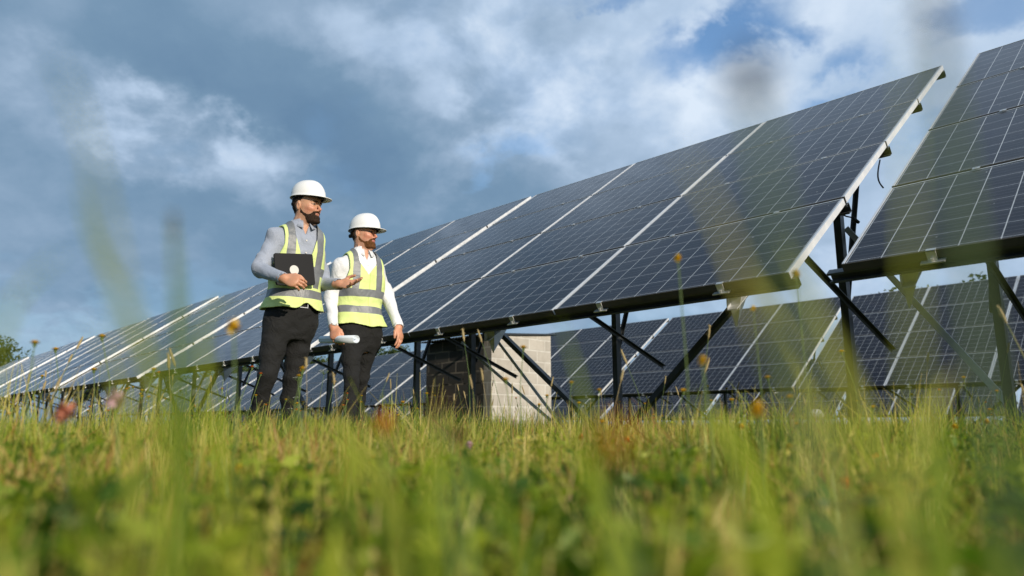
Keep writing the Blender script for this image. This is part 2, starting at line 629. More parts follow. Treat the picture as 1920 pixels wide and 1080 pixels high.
GF = 'solar tables of the front row'
table_one = put_table(0, 0.0, 1, 'large tilted solar table right of the men, second from the right in the front row', GF, True)
put_table(0, -5.26, 0, 'tilted solar table cut by the right edge of the photo, nearest of the front row', GF, True)
for n in range(2, 9):
    t_ = 'tilted solar table of the front row, %s from the right' % ORD[n]
    if n == 2:
        t_ = 'solar table rising behind the two men, third from the right in the front row'
    put_table(0, 5.10 + 5.38 * (n - 2), n, t_, GF, n < 4)
for (xa, za) in ((-4.77, 1.42), (-5.12, 1.20)):
    q = MB()
    q.extrude([(-.018, -.003), (.018, -.003), (.018, .003), (-.012, .003), (-.012, .034), (-.018, .034)], (xa, 2.05 + .05 * (za > 1.3), za), (-3.50, 2.05 + .05 * (za > 1.3), .18), (0, 1, 0))
    q.build('wind_brace', M_GALV, table_one)
GB = 'solar tables of the second row'
for n in range(0, 15):
    put_table(10.87, 5.23 + 5.12 * (n - 3), n, 'solar table of the second row seen under the front row, %s from its right end' % ORD[n], GB, False)
GT = 'solar tables of the third row'
for n in range(0, 15):
    put_table(21.6, 9.0 + 5.12 * (n - 3), n, 'solar table of the third row, low behind the second row, %s from its right end' % ORD[n], GT, False)

# cable loop and connector hanging between the two nearest tables
q = MB()
a0, a1 = at(1650, 300, 5.4), at(1656, 352, 5.1)
pts = []
for i in range(9):
    f = i / 8
    p = a0.lerp(a1, f) + Vector((-.03 * math.sin(f * math.pi), 0, -.03 * math.sin(f * math.pi)))
    pts.append(p)
q.tube(pts, .006, 6)
tag(q.build('cable', M_BLACK, smooth=True), 'thin black cable hanging in the gap between the two nearest tables', 'cable')
q = MB()
b0, b1, b2 = at(1575, 400, 4.75), at(1598, 408, 4.75), at(1611, 418, 4.75)
q.tube([b0, b0.lerp(b1, .5) + Vector((0, 0, -.006)), b1], .005, 6)
q.tube([b1, b1.lerp(b2, .1), b1.lerp(b2, .9), b2], [.006, .012, .012, .008], 8)
tag(q.build('cable_connector', M_BLACK, smooth=True), 'short black cable with plug sticking out behind the white table edge', 'cable')

# ------------------------------------------------------------------ block hut
M_BLOCK, nt, b = material('concrete_block', (.42, .38, .33), .9)
uvn = nt.node('ShaderNodeUVMap').outputs[0]
bt = nt.node('ShaderNodeTexBrick')
nt.l.new(nt.vm('ADD', uvn, nt.vm('MULTIPLY', nt.vm('SUBTRACT', nt.noise(uvn, 5, 3, .5, 0, 1), (.5, .5, .5)), (.018, .018, 0))), bt.inputs['Vector'])
bt.inputs['Color1'].default_value = (.40, .375, .33, 1)
bt.inputs['Color2'].default_value = (.50, .465, .41, 1)
bt.inputs['Mortar'].default_value = (.57, .55, .50, 1)
bt.inputs['Scale'].default_value = 1.0
bt.inputs['Mortar Size'].default_value = .015
bt.inputs['Mortar Smooth'].default_value = .2
bt.inputs['Bias'].default_value = .1
bt.inputs['Brick Width'].default_value = .40
bt.inputs['Row Height'].default_value = .20
bt.offset = .5
st = nt.noise(uvn, 4, 7, .65)
c = nt.mix(nt.ss(st, .35, .75, .0, .35), bt.outputs['Color'], (.22, .19, .15))
c = nt.mix(nt.ss(nt.noise(uvn, 60, 3, .6), .5, .8, 0, .25), c, (.2, .18, .16))
nt.l.new(c, b.inputs['Base Color'])
bump(nt, b, nt.m('ADD', nt.m('MULTIPLY', bt.outputs['Fac'], -.8), nt.m('MULTIPLY', nt.noise(uvn, 50, 4, .6), .4)), .6, .012)

M_SHADED_BLOCK, nt, b = material('shade_painted_block', (.03, .028, .025), .75)  # the front table's shade on this wall is painted into the block colour
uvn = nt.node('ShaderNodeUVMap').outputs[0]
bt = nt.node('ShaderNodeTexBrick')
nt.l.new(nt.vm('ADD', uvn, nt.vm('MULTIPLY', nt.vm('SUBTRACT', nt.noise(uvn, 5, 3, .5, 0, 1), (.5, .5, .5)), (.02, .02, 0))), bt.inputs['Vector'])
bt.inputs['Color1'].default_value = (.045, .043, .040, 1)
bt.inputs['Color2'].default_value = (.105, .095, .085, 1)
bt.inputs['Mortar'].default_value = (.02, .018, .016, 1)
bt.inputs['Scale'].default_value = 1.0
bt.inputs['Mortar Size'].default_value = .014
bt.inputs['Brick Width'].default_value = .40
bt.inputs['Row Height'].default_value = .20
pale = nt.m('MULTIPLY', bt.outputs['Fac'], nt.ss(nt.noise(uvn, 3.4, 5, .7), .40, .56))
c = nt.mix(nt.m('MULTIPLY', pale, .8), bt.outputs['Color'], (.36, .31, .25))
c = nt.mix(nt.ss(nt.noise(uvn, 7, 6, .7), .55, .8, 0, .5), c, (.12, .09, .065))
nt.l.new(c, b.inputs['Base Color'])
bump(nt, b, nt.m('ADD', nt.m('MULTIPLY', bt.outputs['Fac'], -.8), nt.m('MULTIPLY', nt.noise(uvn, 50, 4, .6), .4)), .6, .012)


def build_hut():
    cx = at(922, 640, 12.27)
    root = empty('block_hut', (cx.x, cx.y, 0), RZ)
    # local: x along the rows to the right, y away; near corner at the origin, shade-painted face along -x, pale face along +y
    Lf, Lr, H0, H1 = 1.82, 1.45, 1.72, 1.84
    t = .2

    def wall(p0, p1, ha, hb, mat, name, inward, z0=-.3, off=0.0):
        p0, p1, inward = Vector(p0), Vector(p1), Vector(inward)
        ln = (p1 - p0).length
        vs = [p0 + Vector((0, 0, z0)), p1 + Vector((0, 0, z0)), p1 + Vector((0, 0, hb)), p0 + Vector((0, 0, ha))]
        vs += [v_ + inward * t for v_ in vs]
        fs = [(0, 1, 2, 3), (7, 6, 5, 4), (4, 5, 1, 0), (5, 6, 2, 1), (6, 7, 3, 2), (7, 4, 0, 3)]
        z_ = .06
        fr_ = [(off, z0 + z_), (off + ln, z0 + z_), (off + ln, hb + z_), (off, ha + z_)]
        uvs = list(fr_)
        for f in fs[1:]:
            for i_ in f:
                v_ = vs[i_]
                uvs.append((off + (Vector((v_.x, v_.y, 0)) - Vector((p0.x, p0.y, 0))).length, v_.z + z_))
        return mesh_obj(name, vs, fs, mat, root, uvs=uvs)
    wall((-Lf, 0, 0), (-.003, 0, 0), H0, H0, M_SHADED_BLOCK, 'wall', (0, 1, 0), off=.13)['label'] = 'block wall with painted shade'
    wall((0, -.002, 0), (0, Lr, 0), H0, H1, M_BLOCK, 'wall', (-1, 0, 0), off=.1)
    wall((-.2, Lr - .003, 0), (-Lf, Lr - .003, 0), H1, H1, M_BLOCK, 'wall', (0, -1, 0))
    wall((-Lf + .003, Lr - .2, 0), (-Lf + .003, .2, 0), H1 - .02, H0 + .02, M_BLOCK, 'wall', (1, 0, 0))
    # corrugated sheet, ridges running front to back
    n, fs, vs = 160, [], []
    x0, x1 = -Lf - .10, .05
    y0, y1 = -.10, Lr + .12
    for i in range(n + 1):
        x = x0 + (x1 - x0) * i / n
        z = .014 * math.sin(2 * math.pi * (x - x0) / .076)
        for (y, zz) in ((y0, H0 + .030), (y1, H1 + .035)):
            vs.append((x, y, zz + z))
            vs.append((x, y, zz + z - .004))
    for i in range(n):
        a = i * 4
        fs += [(a, a + 4, a + 6, a + 2), (a + 1, a + 3, a + 7, a + 5), (a, a + 1, a + 5, a + 4), (a + 2, a + 6, a + 7, a + 3)]
    mesh_obj('roof_sheet', vs, fs, M_DARK, root, smooth=True)
    q = MB()
    q.box((-.05, -.04, H0 + .002), (.045, Lr + .04, H0 + .014), M=Matrix.Translation((0, 0, 0)) @ Matrix.Rotation(math.atan2(H1 - H0, Lr), 4, 'X'))
    q.build('edge_board', M_DARK, root)
    tag(root, 'small flat roofed concrete block hut standing behind the front solar table', 'hut')
    return root


build_hut()

# pale stone lying under the tables
def stone(p, s, seed, label):
    rnd = random.Random(seed)
    vs, fs = [], []
    nu, nv = 10, 7
    for j in range(nv + 1):
        for i in range(nu):
            th, ph = 2 * math.pi * i / nu, math.pi * j / nv
            k = 1 + rnd.uniform(-.14, .14)
            vs.append((s[0] * k * math.cos(th) * math.sin(ph), s[1] * k * math.sin(th) * math.sin(ph), s[2] * k * math.cos(ph)))
    for j in range(nv):
        for i in range(nu):
            i2 = (i + 1) % nu
            fs.append((j * nu + i, (j + 1) * nu + i, (j + 1) * nu + i2, j * nu + i2))
    m, nt_, b_ = material('pale_stone', (.6, .6, .58), .9)
    bump(nt_, b_, nt_.noise(None, 20, 5, .6), .8, .02)
    tag(mesh_obj('stone', vs, fs, m, loc=p), label, 'stone')


stone(at(1530, 778, 12.0), (.13, .12, .09), 1, 'white stone in the grass below the second row, right of centre')
stone(at(567, 786, 11.0), (.16, .12, .12), 2, 'pale stone in the grass just right of the left man\'s legs')
# ------------------------------------------------------------------ trees beyond the field
def leaf_material(name, c0, c1, c2, trans=.35, stops=None):
    mt = bpy.data.materials.new(name)
    mt.use_nodes = True
    nt_ = NT(mt.node_tree)
    nt_.n.clear()
    at_ = nt_.node('ShaderNodeAttribute', attribute_name='tint')
    c_ = nt_.ramp(at_.outputs['Fac'], stops or [(0, c0), (.5, c1), (1, c2)])
    d_ = nt_.node('ShaderNodeBsdfDiffuse')
    t_ = nt_.node('ShaderNodeBsdfTranslucent')
    g_ = nt_.node('ShaderNodeBsdfGlossy')
    g_.inputs['Roughness'].default_value = .45
    g_.inputs['Color'].default_value = (.6, .62, .45, 1)
    nt_.l.new(c_, d_.inputs[0])
    nt_.l.new(nt_.mix(1.0, c_, (1.25, 1.35, .5), 'MULTIPLY'), t_.inputs[0])
    m1 = nt_.node('ShaderNodeMixShader')
    m1.inputs[0].default_value = trans
    nt_.l.new(d_.outputs[0], m1.inputs[1])
    nt_.l.new(t_.outputs[0], m1.inputs[2])
    m2 = nt_.node('ShaderNodeMixShader')
    m2.inputs[0].default_value = .05
    nt_.l.new(m1.outputs[0], m2.inputs[1])
    nt_.l.new(g_.outputs[0], m2.inputs[2])
    o_ = nt_.node('ShaderNodeOutputMaterial')
    nt_.l.new(m2.outputs[0], o_.inputs[0])
    return mt


M_LEAF = leaf_material('tree_leaves', (.020, .040, .010), (.045, .075, .016), (.095, .105, .022))
M_BARK, _, _ = material('bark', (.07, .055, .04), .9)


def np_mesh(name, V, loops, sizes, mat, tint=None, smooth=False, mats=None):
    me = bpy.data.meshes.new(name)
    nv, nl, nf = len(V), len(loops), len(sizes)
    me.vertices.add(nv)
    me.vertices.foreach_set('co', np.ascontiguousarray(V, dtype=np.float32).ravel())
    me.loops.add(nl)
    me.loops.foreach_set('vertex_index', np.ascontiguousarray(loops, dtype=np.int32))
    me.polygons.add(nf)
    st_ = np.zeros(nf, np.int32)
    st_[1:] = np.cumsum(sizes)[:-1]
    me.polygons.foreach_set('loop_start', st_)
    if smooth:
        me.polygons.foreach_set('use_smooth', np.ones(nf, bool))
    me.materials.append(mat)
    if tint is not None:
        a_ = me.attributes.new('tint', 'FLOAT', 'POINT')
        a_.data.foreach_set('value', np.ascontiguousarray(tint, dtype=np.float32))
    me.update(calc_edges=True)
    me.validate()
    return me


def make_tree(seed, h, spread, sparse):
    rng = np.random.default_rng(seed)
    rnd = random.Random(seed)
    root = empty('tree')
    q = MB()
    q.tube([(0, 0, -.2), (.05, 0, h * .25), (-.05, .08, h * .55), (.1, 0, h * .92)], [h * .035, h * .027, h * .018, h * .004], 9)
    cl = []
    for i in range(26):
        zz = rnd.uniform(.30, .93)
        a = rnd.uniform(0, 6.28)
        rr = spread * math.sin(math.pi * min(1, (zz - .18) / .86)) ** .6 * rnd.uniform(.45, 1)
        tip = Vector((rr * math.cos(a), rr * math.sin(a), h * zz))
        b0_ = Vector((0, 0, h * max(.2, zz - .22)))
        q.tube([b0_, b0_.lerp(tip, .5) + Vector((0, 0, .02 * h)), tip], [h * .010, h * .006, h * .002], 5)
        cl.append((tip, rnd.uniform(.11, .20) * h))
        for _ in range(2):
            cl.append((b0_.lerp(tip, rnd.uniform(.5, .95)) + Vector((rnd.uniform(-1, 1), rnd.uniform(-1, 1), rnd.uniform(-.5, .8))) * .06 * h, rnd.uniform(.06, .13) * h))
    q.build('trunk', M_BARK, root, smooth=True)
    Vs, T = [], []
    per = 70 if sparse else 130
    for c_, r_ in cl:
        n_ = int(per * (r_ / (.13 * h)) ** 2)
        d_ = rng.normal(size=(n_, 3))
        d_ /= np.linalg.norm(d_, axis=1)[:, None]
        p_ = np.array(c_) + d_ * r_ * rng.uniform(.55, 1.05, (n_, 1)) * np.array([1, 1, .75])
        s_ = h * rng.uniform(.010, .022, (n_, 1))
        u_ = rng.normal(size=(n_, 3))
        u_ /= np.linalg.norm(u_, axis=1)[:, None]
        w_ = np.cross(u_, rng.normal(size=(n_, 3)))
        w_ /= np.linalg.norm(w_, axis=1)[:, None]
        Vs.append(np.stack([p_ - u_ * s_, p_ - w_ * s_ * .6, p_ + u_ * s_, p_ + w_ * s_ * .6], 1).reshape(-1, 3))
        T.append(np.repeat(np.clip(rnd.uniform(.1, .9) + rng.uniform(-.3, .3, n_), 0, 1), 4))
    V = np.concatenate(Vs)
    me = np_mesh('crown', V, np.arange(len(V)), np.full(len(V) // 4, 4), M_LEAF, np.concatenate(T))
    link(bpy.data.objects.new('crown', me), root)
    return root


trees = [make_tree(5, 7.5, 2.6, True), make_tree(6, 7.0, 3.4, False), make_tree(8, 6.5, 3.0, False)]
index_kids()
used = set()
for (px, top_y, Y_, k, lab) in ((6, 637, 62, 0, 'lone open crowned tree standing at the far left end of the solar rows'),
                                (738, 650, 55, 1, 'rounded green tree showing over the second row beside the right man\'s hip'),
                                (588, 668, 60, 2, 'bushy tree between the two men\'s legs beyond the second row'),
                                (478, 678, 60, 1, 'dense tree left of the left man\'s knees beyond the second row'),
                                (560, 674, 66, 1, 'small round tree right behind the left man\'s thigh'),
                                (430, 688, 60, 2, 'low bushy tree beyond the second row, fourth from the left edge'),
                                (360, 700, 72, 1, 'low wide tree beyond the second row, third from the left edge'),
                                (165, 716, 80, 2, 'low tree under the front row, second from the left edge'),
                                (1752, 534, 48, 1, 'tree top just showing over the second row below the nearest table'),
                                (-40, 660, 70, 2, 'dense tree cut by the left edge of the photo')):
    src = trees[k]
    o = src if k not in used else copy_tree(src)
    used.add(k)
    p = at(px, top_y, Y_)
    o.location = (p.x, p.y, 0)
    hh = {0: 7.5, 1: 7.0, 2: 6.5}[k] * 1.0
    s_ = p.z / hh
    o.scale = (s_, s_, s_)
    o.rotation_euler = (0, 0, px * .37)
    tag(o, lab, 'tree', 'trees beyond the solar field')

# ------------------------------------------------------------------ meadow
M_GRASS = leaf_material('grass_blades', (.040, .085, .015), (.150, .205, .034), (.44, .35, .14), .38, [(0, (.018, .050, .007)), (.28, (.090, .175, .016)), (.55, (.350, .400, .032)), (.84, (.66, .52, .17)), (.93, (.52, .36, .13)), (1, (.36, .14, .05))])
rng = np.random.default_rng(11)


def field(x, y, f, seed):
    r_ = np.random.default_rng(seed)
    o_ = np.zeros_like(x)
    for k in range(6):
        a, ph = r_.uniform(0, 6.28), r_.uniform(0, 6.28)
        ff = f * (1.0 + .55 * k) * r_.uniform(.8, 1.2)
        o_ += np.sin((x * math.cos(a) + y * math.sin(a)) * ff + ph) / (1 + .35 * k)
    return o_ / 2.6


def blades(xy, h, wd, bend, tint, lev=4):
    n_ = len(h)
    az = rng.uniform(0, 2 * np.pi, n_)
    face = rng.uniform(0, 2 * np.pi, n_)
    d_ = np.stack([np.cos(az), np.sin(az)], 1)
    s_ = np.stack([np.cos(face), np.sin(face)], 1)
    V = np.zeros((n_, lev, 2, 3), np.float32)
    for i in range(lev):
        t = i / (lev - 1)
        c_ = xy + d_ * (bend * h * t ** 2)[:, None]
        z_ = h * (t - .35 * np.minimum(bend, 1.4) * t ** 2)
        ww = wd * (1 - t) ** .7 * .5 + .0004
        for j, sg in enumerate((-1, 1)):
            V[:, i, j, :2] = c_ + s_ * (sg * ww)[:, None]
            V[:, i, j, 2] = z_ - .02 * (i == 0)
    base = (np.arange(n_) * lev * 2)[:, None, None]
    qd = np.array([[2 * i, 2 * i + 1, 2 * i + 3, 2 * i + 2] for i in range(lev - 1)])[None]
    F = (base + qd).reshape(-1)
    T = np.repeat(tint, lev * 2)
    return V.reshape(-1, 3), F, T


def sector(n_, r0, r1, half, p=1.0):
    rr = (r0 ** p + (r1 ** p - r0 ** p) * rng.uniform(0, 1, n_)) ** (1 / p)
    a = rng.uniform(-half, half, n_)
    return np.stack([rr * np.sin(a), rr * np.cos(a)], 1), rr


def meadow():
    Vs, Fs, Ts, off = [], [], [], 0
    layers = ((900, .15, .46, 62, 1.3), (13000, .42, 1.2, 58, 1.5), (46000, 1.1, 2.6, 52, 1.5), (62000, 2.4, 6.5, 48, 1.4), (62000, 6, 15, 46, 1.2), (34000, 14, 34, 46, 1.1), (14000, 30, 75, 46, 1.0))
    for li, (n_, r0, r1, hf, p_) in enumerate(layers):
        xy, rr = sector(n_, r0, r1, R(hf), p_)
        g = field(xy[:, 0], xy[:, 1], 2.2, 5)
        g2 = field(xy[:, 0], xy[:, 1], .8, 6)
        base = np.interp(rr, [.15, .8, 1.3, 2.2, 3.5, 7, 20, 60], [.125, .125, .150, .175, .225, .25, .28, .32])
        h = base * (1 + .36 * g + .16 * g2) * rng.uniform(.45, 1.2, n_)
        wd = np.interp(rr, [.15, 2, 6, 15, 40, 75], [.0050, .0036, .0048, .009, .02, .035]) * rng.uniform(.6, 1.5, n_)
        bend = np.abs(rng.normal(.42, .50, n_))
        tint = np.clip(.32 + .32 * g2 + .32 * field(xy[:, 0], xy[:, 1], 4.5, 9) + rng.normal(0, .19, n_), 0, .9)
        dry = rng.uniform(0, 1, n_) < .13
        tint[dry] = np.clip(tint[dry] + .5, 0, 1)
        keep_ = rng.uniform(0, 1, n_) < np.clip(.66 + .85 * g + .35 * g2, .08, 1)
        xy, h, wd, bend, tint = xy[keep_], h[keep_], wd[keep_], bend[keep_], tint[keep_]
        V, F, T = blades(xy, h, wd, bend, tint)
        Vs.append(V)
        Fs.append(F + off)
        Ts.append(T)
        off += len(V)
    # tall tufts that break the top line
    nt_f = 170
    txy, tr_ = sector(nt_f, 2.2, 11, R(46), 1.3)
    k_ = 60
    xy = np.repeat(txy, k_, 0) + rng.normal(0, .05, (nt_f * k_, 2))
    h = np.repeat(rng.uniform(.24, .44, nt_f), k_) * rng.uniform(.45, 1.05, nt_f * k_)
    V, F, T = blades(xy, h, rng.uniform(.003, .006, nt_f * k_), np.abs(rng.normal(.3, .25, nt_f * k_)), np.clip(np.repeat(rng.uniform(.3, .85, nt_f), k_) + rng.normal(0, .12, nt_f * k_), 0, .9))
    Vs.append(V)
    Fs.append(F + off)
    Ts.append(T)
    off += len(V)
    # leaning clumps of coarse blades close to the camera
    for (nc, r0, r1, kb, hh0, hh1, w0) in ((60, .45, 1.3, 24, .12, .185, .0055), (190, 1.1, 3.4, 30, .15, .27, .0055)):
        cxy, cr_ = sector(nc, r0, r1, R(52), 1.3)
        n_ = nc * kb
        az_ = np.repeat(rng.uniform(0, 2 * np.pi, nc), kb)
        xy = np.repeat(cxy, kb, 0) + rng.normal(0, .022, (n_, 2))
        h = np.repeat(rng.uniform(hh0, hh1, nc), kb) * rng.uniform(.5, 1.1, n_)
        V, F, T = blades(xy, h, rng.uniform(.5, 1.3, n_) * w0, np.abs(rng.normal(.5, .4, n_)), np.clip(np.repeat(rng.choice([.05, .12, .3, .5, .62, .93, .97], nc), kb) + rng.normal(0, .05, n_), 0, 1))
        Vr = V.reshape(n_, -1, 3)
        lean = (Vr[:, :, 2] ** 1.3)[:, :, None] * np.stack([np.cos(az_), np.sin(az_)], 1)[:, None, :] * 1.1
        Vr[:, :, :2] += lean
        Vs.append(Vr.reshape(-1, 3))
        Fs.append(F + off)
        Ts.append(T)
        off += len(V)
    # wispy straw panicles
    nw = 3600
    xy, rr = sector(nw, 2.2, 13, R(46), 1.4)
    V, F, T = blades(xy, rng.uniform(.20, .38, nw), np.full(nw, .0032), np.abs(rng.normal(.25, .2, nw)), np.clip(rng.normal(.80, .08, nw), 0, 1))
    Vs.append(V)
    Fs.append(F + off)
    Ts.append(T)
    off += len(V)
    # broad low leaves of clover, plantain and dandelion
    n_ = 34000
    xy, rr = sector(n_, .35, 7, R(52), 1.3)
    h = np.interp(rr, [.35, 1, 3, 7], [.08, .11, .14, .14]) * rng.uniform(.4, 1.15, n_)
    V, F, T = blades(xy, h, rng.uniform(.006, .014, n_), rng.uniform(.4, 1.6, n_), np.clip(rng.normal(.30, .16, n_), 0, .55))
    Vs.append(V)
    Fs.append(F + off)
    Ts.append(T)
    off += len(V)
    # leafy weeds: small leaves clustered on low plants
    for (npl, r0, r1, per, hs_, ls) in ((200, .22, 1.3, 70, .13, .012), (460, 1.1, 3.2, 60, .15, .0085), (380, 3.0, 8, 40, .20, .009)):
        pxy, pr = sector(npl, r0, r1, R(54), 1.2)
        k_ = per
        n_ = npl * k_
        ph = hs_ * rng.uniform(.45, 1.25, npl)
        wd_ = ph * rng.uniform(.35, .8, npl)
        th_ = rng.uniform(0, 2 * np.pi, n_)
        q_ = rng.uniform(0, 1, n_) ** .6
        zz = np.repeat(ph, k_) * q_
        rr_ = np.repeat(wd_, k_) * np.sqrt(rng.uniform(0, 1, n_)) * (1.1 - .7 * q_)
        c_ = np.stack([np.repeat(pxy[:, 0], k_) + rr_ * np.cos(th_), np.repeat(pxy[:, 1], k_) + rr_ * np.sin(th_), zz], 1)
        e_ = np.stack([np.cos(th_), np.sin(th_), rng.uniform(-.3, .9, n_)], 1) + rng.normal(0, .35, (n_, 3))
        e_ /= np.linalg.norm(e_, axis=1)[:, None]
        s_ = np.cross(e_, rng.normal(0, 1, (n_, 3)) + np.array([0, 0, .8]))
        s_ /= np.linalg.norm(s_, axis=1)[:, None]
        L_ = (ls * rng.uniform(.6, 1.7, n_))[:, None]
        V = np.stack([c_ - e_ * L_, c_ - s_ * L_ * .45, c_ + e_ * L_, c_ + s_ * L_ * .45], 1).reshape(-1, 3)
        V[:, 2] = np.maximum(V[:, 2], .002)
        pt = np.clip(rng.normal(.36, .17, npl), 0, .75)
        if r0 < 1:
            pt = np.minimum(pt, .48)
        if r0 > 1:
            pt[rng.uniform(0, 1, npl) < .06] = .97
        T = np.repeat(np.clip(np.repeat(pt, k_) + rng.normal(0, .07, n_), 0, 1), 4)
        Vs.append(V)
        Fs.append(np.arange(len(V)) + off)
        Ts.append(T)
        off += len(V)
    V, F, T = np.concatenate(Vs), np.concatenate(Fs), np.concatenate(Ts)
    me = np_mesh('grass', V, F, np.full(len(F) // 4, 4), M_GRASS, T)
    o_ = bpy.data.objects.new('grass', me)
    link(o_)
    tag(o_, 'tall sunlit meadow grass mixed with dry straw blades and broad leaves', 'grass', kind='stuff')


meadow()

# ------------------------------------------------------------------ single stems: seed heads and flowers
M_STEM, _, _ = material('flower_stem', (.10, .15, .035), .7)
M_STRAW, nt, b = material('dry_seed_head', (.34, .26, .12), .85)
nt.l.new(nt.ramp(nt.noise(None, 90, 3, .6), [(.35, (.20, .14, .06)), (.65, (.46, .37, .18))]), b.inputs['Base Color'])
M_ORANGE, _, _ = material('orange_petals', (.80, .25, .015), .6)
M_YELLOW, _, _ = material('yellow_petals', (.80, .52, .02), .6)
M_WHITE, _, _ = material('white_petals', (.78, .78, .70), .6)
M_PINK, _, _ = material('pink_clover', (.66, .42, .50), .7)
M_RED, _, _ = material('red_clover', (.52, .20, .12), .7)
M_BROWN, _, _ = material('brown_seed_head', (.17, .09, .05), .8)


def bent(h, lean, seed):
    rnd = random.Random(seed)
    a = rnd.uniform(0, 6.28)
    return [Vector((math.cos(a) * lean * h * t * t + .01 * math.sin(5 * t + seed), math.sin(a) * lean * h * t * t, h * t)) for t in (0, .25, .5, .75, 1)]


def seed_stem(h, seed):
    p = bent(h, .12 + .02 * (seed % 5), seed)
    q = MB()
    q.tube(p, [.0017, .0016, .0014, .0012, .001], 5)
    o_ = q.build('seed_stem', M_STRAW if seed % 2 else M_STEM, smooth=True)
    q = MB()
    d_ = (p[-1] - p[-2]).normalized()
    ln = .05 + .015 * (seed % 3)
    c0 = p[-1] - d_ * .01
    q.tube([c0 + d_ * ln * t for t in (0, .15, .4, .7, .9, 1)], [.001, .0042, .0055, .0048, .003, .0008], 7)
    rnd = random.Random(seed)
    for k in range(40):
        c_ = c0 + d_ * ln * rnd.uniform(.05, .95)
        e_ = Vector((rnd.gauss(0, 1), rnd.gauss(0, 1), rnd.gauss(0, .4) + .9)).normalized()
        s_ = e_.cross(Vector((.3, .7, .1))).normalized() * .001
        q.add([c_ - s_, c_ + s_, c_ + e_ * .013], [(0, 1, 2)])
    q.build('seed_head', M_STRAW, o_, smooth=False)
    return o_


def petals(q, c, rad, n_, rise, mi=0):
    for k in range(n_):
        a = 2 * math.pi * k / n_
        d_ = Vector((math.cos(a), math.sin(a), rise)).normalized()
        s_ = Vector((-math.sin(a), math.cos(a), 0)) * rad * .22
        q.add([c, c + d_ * rad * .6 - s_, c + d_ * rad, c + d_ * rad * .6 + s_], [(0, 1, 2, 3)], mi)


def flower(h, seed, mat, rad, kind):
    p = bent(h, .15, seed)
    q = MB()
    q.tube(p, [.0018, .0017, .0015, .0013, .0012], 5)
    if kind == 'umbel':
        tips = []
        rnd = random.Random(seed)
        for k in range(16):
            a, r_ = rnd.uniform(0, 6.28), rad * math.sqrt(rnd.uniform(0, 1))
            t_ = p[-1] + Vector((r_ * math.cos(a), r_ * math.sin(a), .02 - r_ * r_ * 8))
            q.tube([p[-1] - Vector((0, 0, .012)), t_], .0006, 4)
            tips.append(t_)
    o_ = q.build('wildflower', M_STEM, smooth=True)
    q = MB()
    if kind == 'umbel':
        for t_ in tips:
            petals(q, t_, .0075, 5, .25)
            petals(q, t_ + Vector((.004, .003, .001)), .006, 5, .5)
    elif kind == 'ball':
        rnd = random.Random(seed)
        c_ = p[-1] + Vector((0, 0, rad * .6))
        for k in range(70):
            e_ = Vector((rnd.gauss(0, 1), rnd.gauss(0, 1), rnd.gauss(.3, 1))).normalized()
            s_ = e_.cross(Vector((.2, .5, .8))).normalized() * rad * .14
            q.add([c_ - s_, c_ + e_ * rad * rnd.uniform(.8, 1.1) - s_ * .4, c_ + e_ * rad * rnd.uniform(.8, 1.1) + s_ * .4, c_ + s_], [(0, 1, 2, 3)])
    else:
        for k, (rr, ri, nn) in enumerate(((1, .25, 14), (.8, .6, 12), (.5, 1.2, 9))):
            petals(q, p[-1] + Vector((0, 0, .002 * k)), rad * rr, nn, ri)
        q.tube([p[-1] - Vector((0, 0, .009)), p[-1] - Vector((0, 0, .002)), p[-1] + Vector((0, 0, .001))], [.002, .005, .0045], 7, 1)
    o2 = q.build('flower_head', [mat, M_STEM], o_)
    return o_


KINDS_ = {
    'seed': ([seed_stem(.42 + .05 * i, i) for i in range(5)], 'stem with narrow seed head', 'grass stem', 'seed stems above the meadow'),
    'orange': ([flower(.34 + .06 * i, 20 + i, M_ORANGE, .014, 'disc') for i in range(3)], 'orange flower on thin stem', 'wildflower', 'orange wildflowers'),
    'yellow': ([flower(.30 + .07 * i, 30 + i, M_YELLOW, .016, 'disc') for i in range(3)], 'yellow flower on thin stem', 'wildflower', 'yellow wildflowers'),
    'white': ([flower(.60 + .1 * i, 40 + i, M_WHITE, .035, 'umbel') for i in range(2)], 'white umbel wildflower on a tall stem by the left man\'s legs', 'wildflower', 'white umbel flowers'),
}
index_kids()
first_used = set()


MARKS = ((-9e9, 'beyond the left edge'), (0, 'at the far left'), (120, 'left of the pink clover'), (230, 'below the far left tables'), (330, 'left of the left man'), (470, 'by the left man\'s feet'),
         (600, 'by the right man\'s feet'), (720, 'just left of the hut'), (800, 'before the black hut wall'), (922, 'before the pale hut wall'), (1030, 'just right of the hut'), (1120, 'by the slim middle post'),
         (1220, 'right of the slim middle post'), (1340, 'left of the thick right post'), (1540, 'by the thick right post'), (1640, 'right of the thick post'), (1780, 'at the far right'), (1920, 'beyond the right edge'))


def where(lab, x, y):
    px = 960 + 1361.6 * x / (y * CT)
    m_ = [t_ for a_, t_ in MARKS if px >= a_][-1]
    return lab + (', close up, ' if y < 4 else ', farther back, ' if y > 7.5 else ' ') + m_


def plant(kind, var, x, y, rz, s):
    protos, lab, cat, grp = KINDS_[kind]
    src = protos[var % len(protos)]
    key = (kind, var % len(protos))
    o_ = src if key not in first_used else copy_tree(src)
    first_used.add(key)
    o_.location = (x, y, -.01)
    o_.rotation_euler = (0, 0, rz)
    o_.scale = (s, s, s)
    if kind != 'white':
        hh_ = {'seed': .42 + .05 * (var % 5), 'orange': .34 + .06 * (var % 3), 'yellow': .30 + .07 * (var % 3)}[kind] * s
        size_ = 'short ' if hh_ < .27 else 'low ' if hh_ < .33 else 'tall ' if hh_ > .42 else ''
        lab = size_ + (('straw coloured ' if (var % 5) % 2 else 'green ') if kind == 'seed' else '') + where(lab, x, y)
    tag(o_, lab, cat, grp)


